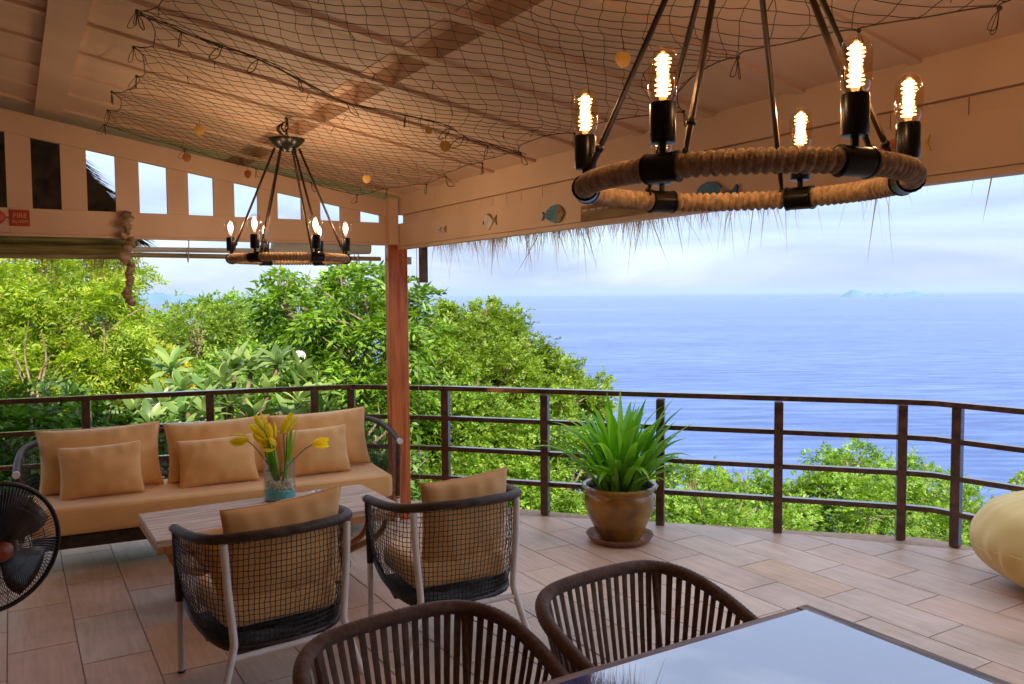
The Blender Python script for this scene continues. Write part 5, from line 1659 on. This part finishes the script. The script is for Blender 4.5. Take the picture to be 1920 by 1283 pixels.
# ------------------------------------------------------------------ foliage
def leaves_mesh(name, lobes, m, parent, leaf_len, leaf_w, nleaf, rach, cover=4.6, droop=0.35, clump=0.24, upb=0.35, kind="stuff", dens=1.0):
    """crown: sprigs of small folded leaves scattered in clumps round each lobe"""
    vs_all, fcount = [], 0
    P, D = [], []
    for (x, y, z, r) in lobes:
        n_spr = int(dens * cover * math.pi * r * r / (leaf_len * leaf_w * nleaf * 0.55))
        ncl = max(6, int(26 * r / 0.8))
        u = RNG.normal(size=(ncl, 3)); u /= np.linalg.norm(u, axis=1)[:, None]
        cl = u * (r * RNG.uniform(0.55, 1.0, size=(ncl, 1))) * np.array([1, 1, 0.88])
        idx = RNG.integers(0, ncl, n_spr)
        p = cl[idx] + RNG.normal(size=(n_spr, 3)) * r * clump * 0.62
        d = p / np.maximum(1e-6, np.linalg.norm(p, axis=1))[:, None] + RNG.normal(size=(n_spr, 3)) * 0.5
        d[:, 2] += upb * 0.5
        P.append(p + np.array([x, y, z])); D.append(d)
    P = np.concatenate(P); D = np.concatenate(D)
    D /= np.linalg.norm(D, axis=1)[:, None]
    n = len(P)
    upv = np.array([0, 0, 1.0]) + RNG.normal(size=(n, 3)) * 0.45
    S = np.cross(D, upv); S /= np.maximum(1e-6, np.linalg.norm(S, axis=1))[:, None]
    Nn = np.cross(S, D)
    verts = np.empty((n, nleaf, 4, 3))
    for k in range(nleaf):
        t = (k + 0.5) / nleaf
        sgn = -1 if k % 2 else 1
        if k == nleaf - 1: sgn = 0
        base = P + D * (rach * t) + np.array([0, 0, -1.0]) * (droop * rach * t * t)
        ld = D * (0.55 if sgn else 1.0) + S * (0.85 * sgn) + np.array([0, 0, -1.0]) * droop * (0.4 + 0.4 * RNG.random((n, 1))) + RNG.normal(size=(n, 3)) * 0.16
        ld /= np.linalg.norm(ld, axis=1)[:, None]
        L_ = leaf_len * RNG.uniform(0.7, 1.25, size=(n, 1))
        W_ = leaf_w * 0.5 * RNG.uniform(0.8, 1.2, size=(n, 1))
        sd = np.cross(ld, Nn + RNG.normal(size=(n, 3)) * 0.3); sd /= np.maximum(1e-6, np.linalg.norm(sd, axis=1))[:, None]
        nn = np.cross(sd, ld)
        verts[:, k, 0] = base
        verts[:, k, 1] = base + ld * L_ * 0.45 + sd * W_ + nn * W_ * 0.35
        verts[:, k, 2] = base + ld * L_
        verts[:, k, 3] = base + ld * L_ * 0.45 - sd * W_ + nn * W_ * 0.35
    V = verts.reshape(-1, 3)
    q = n * nleaf
    b = np.arange(q) * 4
    # one island per leaf: two triangles folded on the midrib
    F = np.stack([b, b + 1, b + 2, b, b + 2, b + 3], axis=1).reshape(-1)
    me = bpy.data.meshes.new(name)
    me.vertices.add(len(V)); me.vertices.foreach_set("co", V.reshape(-1))
    me.loops.add(len(F)); me.loops.foreach_set("vertex_index", F.astype(np.int32))
    nt_ = len(F) // 3
    me.polygons.add(nt_)
    me.polygons.foreach_set("loop_start", np.arange(nt_, dtype=np.int32) * 3)
    me.update(calc_edges=True)
    me.validate()
    me.materials.append(m)
    o = bpy.data.objects.new(name, me); COL.objects.link(o)
    o.parent = parent
    if kind: o["kind"] = kind
    return o

def tree(name, label, cat, lobes, m, leaf_len, leaf_w, nleaf, rach, group=None, trunk_r=0.12, **kw):
    t = thing(name, label, cat, (0, 0, 0), 0, group)
    xs = sum(l[0] * l[3] for l in lobes) / sum(l[3] for l in lobes)
    ys = sum(l[1] * l[3] for l in lobes) / sum(l[3] for l in lobes)
    gz = ground_z(xs, ys)
    zmin = min(l[2] - l[3] * 0.4 for l in lobes)
    fork = Vector((xs, ys, max(gz + 0.5, zmin - 0.4)))
    mb = MB()
    mb.tube(spline([(xs, ys, gz - 0.3), (xs + 0.12, ys, (gz + fork.z) / 2), tuple(fork)], 5), [trunk_r * (1.25 - 0.04 * i) for i in range(11)], 9)
    mb.build("trunk", M['bark'], t)
    lb = MB()
    for (x, y, z, r) in lobes:
        c = Vector((x, y, z))
        mid = fork.lerp(c, 0.5) + Vector((random.uniform(-.2, .2), random.uniform(-.2, .2), 0.1 * r))
        pts = spline([fork, mid, c], 5)
        lb.tube(pts, [trunk_r * (0.55 - 0.035 * i) for i in range(len(pts))], 6)
        for k in range(7):
            d = Vector((random.gauss(0, 1), random.gauss(0, 1), random.gauss(0.4, 0.8))).normalized() * r * random.uniform(0.7, 1.05)
            pts = spline([mid.lerp(c, random.uniform(0.3, 1)), c + d * 0.5 + Vector((0, 0, -0.03)), c + d], 4)
            lb.tube(pts, [max(0.005, 0.022 * (1 - i / 8.5)) for i in range(len(pts))], 5)
    lb.build("limb", M['bark'], t)
    leaves_mesh("crown", lobes, m, t, leaf_len, leaf_w, nleaf, rach, **kw)
    return t

T = {
'T1': [(0.00,12.83,1.83,1.0),(0.66,12.44,1.65,0.85),(1.00,11.65,1.41,0.6),(0.21,12.13,1.08,1.0),(0.78,11.78,0.81,0.8),(-0.57,13.17,1.13,1.2),(1.30,12.64,1.86,0.45),(0.06,11.63,0.47,0.9),(-0.64,14.39,2.15,1.2),(1.00,11.65,0.47,0.6),(0.58,13.07,2.13,0.6)],
'T2': [(2.96,18.06,0.79,0.75),(3.38,17.80,0.95,0.65),(2.94,18.07,0.13,0.9),(3.50,17.73,0.24,0.6)],
'T2b': [(3.20,22.58,0.78,0.7),(2.72,22.86,0.45,0.8),(2.91,21.58,0.12,0.8)],
'T2c': [(5.05,22.63,1.07,0.55),(4.57,22.92,1.08,0.5),(5.16,21.40,0.97,0.6),(4.68,20.52,0.36,1.1),(5.24,20.19,0.48,0.9)],
'T3': [(1.75,12.95,0.67,0.38),(1.97,12.81,0.55,0.28),(1.51,13.09,0.48,0.4),(1.54,13.07,0.95,0.25),(1.60,13.04,0.33,0.35)],
'T5': [(3.28,10.86,1.59,0.62),(3.57,10.11,1.59,0.62),(3.72,9.43,1.40,0.6),(3.33,10.25,1.12,0.55),(3.60,9.50,0.83,0.7),(3.08,10.99,1.73,0.35),(4.23,9.71,1.55,0.4),(4.10,9.20,1.14,0.4),(3.37,9.99,0.54,0.55),(3.76,9.40,0.37,0.6),(3.39,11.38,1.22,0.5),(3.98,10.44,1.80,0.45)],
'T6': [(5.98,11.57,0.97,0.55),(5.91,11.61,1.31,0.2),(6.73,11.71,0.85,0.5),(6.70,11.73,1.24,0.25),(6.02,10.97,0.27,0.9),(6.87,11.04,0.29,0.6),(4.97,10.43,0.46,0.6),(5.19,10.88,1.03,0.35),(6.71,10.55,-0.06,0.6)],
'T6b': [(4.76,9.39,-0.18,0.7),(5.60,9.47,-0.42,0.7),(6.42,9.56,-0.52,0.5),(4.31,9.08,-0.68,0.6),(4.80,8.78,-0.75,0.6),(5.63,8.87,-0.94,0.6),(6.39,9.00,-0.93,0.5)],
'T6x': [(6.27,11.40,1.30,0.35),(6.66,11.16,0.97,0.45),(7.25,11.39,0.59,0.45),(7.58,11.19,0.28,0.45),(7.84,11.04,-0.03,0.45),(5.82,11.09,0.92,0.5),(5.29,9.65,-0.20,0.7),(6.23,9.67,-0.59,0.6),(4.69,10.02,0.09,0.5),(5.88,11.63,1.39,0.25),(6.77,11.68,1.42,0.2)],
'T8x': [(11.16,11.96,-1.98,0.4),(12.90,12.08,-2.33,0.45),(14.46,12.31,-2.70,0.4),(16.08,11.92,-2.16,0.5),(17.37,11.73,-2.65,0.45),(19.85,11.40,-3.55,0.45),(15.06,11.95,-2.58,0.4)],
'T7': [(8.92,12.14,-0.08,0.42),(8.13,11.45,-0.46,0.6),(8.14,10.86,-0.73,0.4)],
'T8': [(11.86,12.71,-2.49,0.55),(12.79,12.73,-2.68,0.6),(13.86,12.67,-2.93,0.6),(10.21,11.36,-2.39,0.6),(10.08,10.28,-2.40,0.8),(11.80,10.41,-2.70,0.7),(10.54,12.34,-1.93,0.3)],
'T9': [(16.20,12.43,-2.45,0.55),(16.84,12.05,-2.64,0.6),(15.26,11.83,-2.88,0.7),(15.17,10.72,-2.86,0.8),(14.66,12.19,-2.99,0.5)],
'T10': [(19.66,12.68,-3.11,0.6),(20.31,12.30,-3.39,0.5),(17.80,11.47,-3.40,0.8),(18.65,10.96,-3.53,0.7),(16.22,10.09,-3.31,0.6),(20.19,11.20,-3.88,0.5)],
'T11': [(25.21,12.85,-3.90,0.35), (25.0, 12.4, -4.5, 0.6)],
'T12': [(0.14,10.41,0.24,0.55),(0.59,10.14,0.29,0.4),(-0.16,10.36,-0.01,0.6),(-0.45,10.77,0.36,0.6),(0.42,10.01,-0.13,0.5),(0.82,9.77,0.15,0.4)],
'T12b': [(3.33,8.50,0.10,0.45),(3.45,8.19,-0.27,0.4),(3.14,8.97,0.23,0.3),(2.6,8.6,-0.1,0.5),(1.9,8.9,-0.1,0.5),(1.2,9.2,-0.1,0.5)],
}
T['T6'] += T['T6x']; T['T8'] += T['T8x'][:3]; T['T9'] += T['T8x'][3:5] + T['T8x'][6:]; T['T10'] += T['T8x'][5:6]
for _k in ('T6', 'T6b', 'T7', 'T8', 'T9', 'T10', 'T2', 'T2b', 'T2c'):
    T[_k] = [(a, b, c - 0.03, r * 1.16) for a, b, c, r in T[_k]]
tree("leafy_tree", "big yellow-green tree with bare forked branches at the far left", "tree", T['T1'], M['canopy_a'], 0.085, 0.026, 9, 0.20, trunk_r=0.13, cover=3.8, droop=0.5, clump=0.19)
lt = [o for o in bpy.data.objects if o.name == "leafy_tree"][0]
fb = MB()
fb.tube(spline([(0.24, 10.95, -1.6), (0.22, 10.9, -0.2), (0.20, 10.8, 0.55)], 5), [0.05 - 0.002 * k for k in range(11)], 7)
for tip, r_ in (((0.02, 10.75, 1.02), .022), ((-0.06, 10.8, 1.22), .018), ((0.28, 10.7, 1.32), .026), ((0.36, 10.75, 1.05), .02), ((0.48, 10.8, 0.95), .02), ((0.16, 10.7, 1.45), .02), ((0.62, 10.85, 0.80), .018)):
    m_ = ((tip[0] + 0.2) / 2 + random.uniform(-.12, .12), 10.85, (tip[2] + 0.55) / 2 + 0.03)
    fb.tube(spline([(0.20, 10.8, 0.50), m_, tip], 5), [0.75 * r_ * (1 - k / 13) for k in range(11)], 6)
fb.build("limb", M['palebark'], lt)
tree("round_tree", "olive-green round crowned tree beyond the yellow blossom", "tree", T['T2'], M['canopy_b'], 0.08, 0.036, 7, 0.12, cover=4.5, clump=0.26)
tree("round_tree", "farther pale green tree behind the yellow blossom, touching the sea line", "tree", T['T2b'], M['canopy_a'], 0.13, 0.055, 7, 0.16, cover=4.5)
tree("round_tree", "farthest green tree under the distant ridge left of the dense tree", "tree", T['T2c'], M['canopy_d'], 0.13, 0.055, 7, 0.16, cover=4.5)
yb = tree("flowering_shrub", "shrub covered in yellow blossom left of the frangipani", "shrub", T['T3'], M['canopy_a'], 0.07, 0.035, 7, 0.10, cover=3.6)
leaves_mesh("blossom", T['T3'], M['yellow_bloom'], yb, 0.06, 0.045, 3, 0.03, cover=1.1)
tree("dense_tree", "tall dense green tree with long drooping leaves behind the column", "tree", T['T5'], M['canopy_c'], 0.125, 0.040, 9, 0.26, cover=3.8, droop=0.6, clump=0.17, trunk_r=0.14)
tree("bushy_tree", "large olive-green tree mass right of the column with two pointed tops", "tree", T['T6'], M['canopy_b'], 0.055, 0.026, 7, 0.10, cover=4.8, clump=0.24, trunk_r=0.14)
tree("bushy_tree", "darker green tree just outside the railing right of the column", "tree", T['T6b'], M['canopy_d'], 0.062, 0.029, 7, 0.11, cover=4.6, clump=0.24)
tree("bushy_tree", "small round crowned tree at the right foot of the tree mass, against the sea", "tree", T['T7'], M['canopy_b'], 0.060, 0.028, 7, 0.10, cover=4.8, clump=0.24)
tree("low_tree", "bright green tree top behind the potted plant below the deck", "tree", T['T8'], M['canopy_d'], 0.075, 0.036, 7, 0.12, cover=4.4, clump=0.26)
tree("low_tree", "bright green tree top with the tallest tuft seen through the right railing", "tree", T['T9'], M['canopy_d'], 0.080, 0.038, 7, 0.13, cover=4.4, clump=0.26)
tree("low_tree", "green tree top between the two right corner posts", "tree", T['T10'], M['canopy_d'], 0.085, 0.040, 7, 0.13, cover=4.4, clump=0.26)
tree("low_tree", "sliver of tree above the bean bag at the right edge", "tree", T['T11'], M['canopy_a'], 0.12, 0.05, 7, 0.16, cover=4.6)
tree("dark_shrub", "dark green broad-leaved shrub behind the left railing", "shrub", T['T12'], M['shrub_dark'], 0.12, 0.055, 5, 0.14, cover=4.2, trunk_r=0.05)
tree("dark_shrub", "dark green shrubs directly behind the sofa and column", "shrub", T['T12b'], M['shrub_dark'], 0.10, 0.045, 5, 0.12, cover=4.2, trunk_r=0.05)

FILL = {
'F1': [(-0.57,17.84,-0.24,0.9),(-0.61,17.86,-1.22,0.9),(0.22,17.37,-0.25,0.9),(0.18,17.39,-1.22,0.9),(1.00,16.90,-0.25,0.9),(0.97,16.92,-1.23,0.9),(1.79,16.42,-0.26,0.9),(1.76,16.44,-1.24,0.9),(-0.06,18.70,0.25,0.8),(0.91,18.12,0.24,0.8),(1.80,17.59,0.23,0.8)],
'F2': [(2.32,14.94,-0.41,0.85),(2.30,14.95,-1.23,0.85),(3.02,14.52,-0.41,0.85),(3.00,14.53,-1.24,0.85),(3.72,14.10,-0.42,0.85),(3.70,14.11,-1.24,0.85),(4.41,13.68,-0.43,0.85),(4.40,13.69,-1.25,0.85),(5.11,13.26,-0.43,0.85),(5.10,13.27,-1.25,0.85),(3.50,15.40,0.11,0.7),(4.24,14.95,0.11,0.7),(4.99,14.50,0.10,0.7)],
'F3': [(5.93,13.35,-0.61,0.85),(5.92,13.36,-1.46,0.85),(6.62,12.94,-0.61,0.85),(6.61,12.95,-1.47,0.85),(7.30,12.53,-0.62,0.85),(7.29,12.53,-1.47,0.85),(7.98,12.12,-0.62,0.85),(7.98,12.12,-1.48,0.85),(6.81,13.41,0.28,0.75),(7.47,13.01,0.08,0.8),(8.05,12.66,-0.12,0.6)],
'F4': [(12.72,14.52,-3.67,0.8),(13.52,14.04,-3.68,0.8),(14.31,13.57,-3.68,0.8),(15.11,13.09,-3.69,0.8)],
'F5': [(17.58,13.94,-4.47,0.8),(18.40,13.44,-4.48,0.8),(19.22,12.95,-4.49,0.8),(20.04,12.46,-4.49,0.8),(20.86,11.97,-4.50,0.8)],
}
tree("backing_tree", "broad green tree behind the yellow-green tree, glimpsed through its leaves", "tree", FILL['F1'], M['canopy_a'], 0.13, 0.055, 7, 0.18, cover=4.0)
tree("backing_tree", "shaded green tree low behind the frangipani", "tree", FILL['F2'], M['canopy_c'], 0.12, 0.05, 7, 0.18, cover=4.0)
tree("backing_tree", "green tree behind the olive-green mass right of the column", "tree", FILL['F3'], M['canopy_d'], 0.11, 0.05, 7, 0.16, cover=4.0)
tree("backing_tree", "lower green tree below the tops behind the potted plant", "tree", FILL['F4'], M['canopy_d'], 0.13, 0.06, 7, 0.18, cover=4.0)
tree("backing_tree", "lower green tree below the tops between the right posts", "tree", FILL['F5'], M['canopy_d'], 0.13, 0.06, 7, 0.18, cover=4.0)

# slope vegetation filling in below the trees
def scrub():
    lobes = []
    for k in range(420):
        x = random.uniform(-6, 40); y = random.uniform(8, 45)
        if x < 7 and y < 10: continue
        z = ground_z(x, y)
        dist = math.hypot(x, y)
        lim = 1.7 - 0.20 * dist
        if z + 0.9 > lim: continue
        lobes.append((x, y, z + 0.3, random.uniform(0.7, 1.3)))
    t = leaves_mesh("hillside_scrub", lobes, M['canopy_d'], None, 0.26, 0.13, 5, 0.3, cover=1.6)
    tag(t, "mass of green undergrowth covering the slope below the trees", kind="stuff")
scrub()

# frangipani: every leaf an object
fr = thing("frangipani", "frangipani with rosettes of long pale green leaves behind the sofa", "shrub")
FRP = [(1.35,9.69,0.55),(1.53,9.34,0.43),(2.02,9.64,0.75),(2.35,9.79,0.87),(2.59,9.53,0.94),(2.74,9.21,0.83),(2.00,9.30,0.55),(2.40,9.29,0.64),(2.64,8.91,0.57),(1.22,9.41,0.34),(1.60,9.89,0.69),(1.73,9.23,0.46),(2.12,8.88,0.41),(2.48,8.77,0.40),(1.10,9.84,0.44),(2.86,9.02,0.63),(1.84,9.63,0.64),(2.19,9.88,0.87),(1.56,10.26,0.88),(2.81,8.70,0.41)]
def frleaf(L0, W0):
    rows = []
    a = 0.0; x = z = 0.0
    for i in range(9):
        t = i / 8
        w = W0 * math.sin(math.pi * (0.04 + 0.95 * t ** 1.25)) ** 0.8 + 0.002
        rows.append([(x, -w, z + w * 0.30), (x, 0, z), (x, w, z + w * 0.30)])
        x += math.cos(a) * L0 / 8; z += math.sin(a) * L0 / 8; a -= 0.07
    return MB().grid(rows)
lp = [frleaf(0.33, 0.046), frleaf(0.29, 0.048), frleaf(0.36, 0.046)]
lob = [l.build("leaf", M['frangi'], fr) for l in lp]
first = 3
root = Vector((2.0, 9.9, ground_z(2.0, 9.9)))
stemb = MB()
stemb.tube([root + Vector((0, 0, -0.2)), root + Vector((0, 0, 1.2)), Vector((2.0, 9.7, -0.7))], [0.09, 0.08, 0.07], 8)
for ri, (x, y, z) in enumerate(FRP):
    c = Vector((x, y, z - 0.06))
    stemb.tube(spline([(2.0, 9.7, -0.7), ((x + 2.0) / 2, (y + 9.7) / 2 + 0.1, (z - 0.7) / 2 - 0.15), tuple(c)], 5), [0.05 - 0.0025 * k for k in range(11)], 7)
    tiltv = Vector((random.gauss(0, .25), random.gauss(-0.15, .25), 1)).normalized()
    Q = Vector((0, 0, 1)).rotation_difference(tiltv).to_matrix().to_4x4()
    for k in range(15):
        if first > 0: first -= 1; o = lob[2 - first]
        else: o = random.choice(lob).copy(); COL.objects.link(o)
        az = k * 2.4 + random.uniform(-.2, .2)
        el = R(72 - 4.8 * k + random.uniform(-8, 8))
        s = random.uniform(0.75, 1.1)
        o.matrix_local = Matrix.Translation(c + Vector((0, 0, 0.004 * (13 - k)))) @ Q @ Matrix.Rotation(az, 4, 'Z') @ Matrix.Rotation(-el, 4, 'Y') @ Matrix.Rotation(random.uniform(-.3, .3), 4, 'X') @ Matrix.Diagonal((s, s, s, 1))
stemb.build("stem", M['bark'], fr)
for (x, y, z) in [(2.28,9.13,0.38),(2.72,8.87,0.48),(2.81,9.40,1.01)]:
    mb = MB()
    for k in range(26):
        d = Vector((random.gauss(0, 1), random.gauss(0, 1), random.gauss(0.2, 0.8))).normalized()
        c = Vector((x, y, z)) + d * 0.052
        s1 = d.orthogonal().normalized(); s2 = d.cross(s1)
        for q in range(5):
            a = 2 * math.pi * q / 5
            u = s1 * math.cos(a) + s2 * math.sin(a); v = s1 * math.cos(a + .7) + s2 * math.sin(a + .7)
            mb.add([c, c + u * 0.018 + d * 0.008, c + (u + v) * 0.017 + d * 0.012, c + v * 0.012 + d * 0.008], [(0, 1, 2, 3)])
    mb.build("blossom_cluster", M['white_petal'], fr, smooth=False)

# fan-like fronds low outside the railing, right of the column
pf = thing("palm_shrub", "dark palm-like fronds low outside the railing beside the column", "shrub", (3.3, 7.3, -1.3))
MB().tube([(0, 0, -2.5), (0, 0, 0.0)], 0.05, 8).build("stem", M['bark'], pf)
for k in range(14):
    az = k * 2.4; el = R(random.uniform(25, 75))
    for s in range(7):
        o = blade(random.uniform(0.7, 0.95), 0.022, R(90) - el + (s - 3) * 0.05, 0.9, 0.2, 0.3).build("leaf", M['blade' if k % 3 else 'frangi'], pf)
        o.rotation_euler = (0, 0, az + (s - 3) * 0.16)
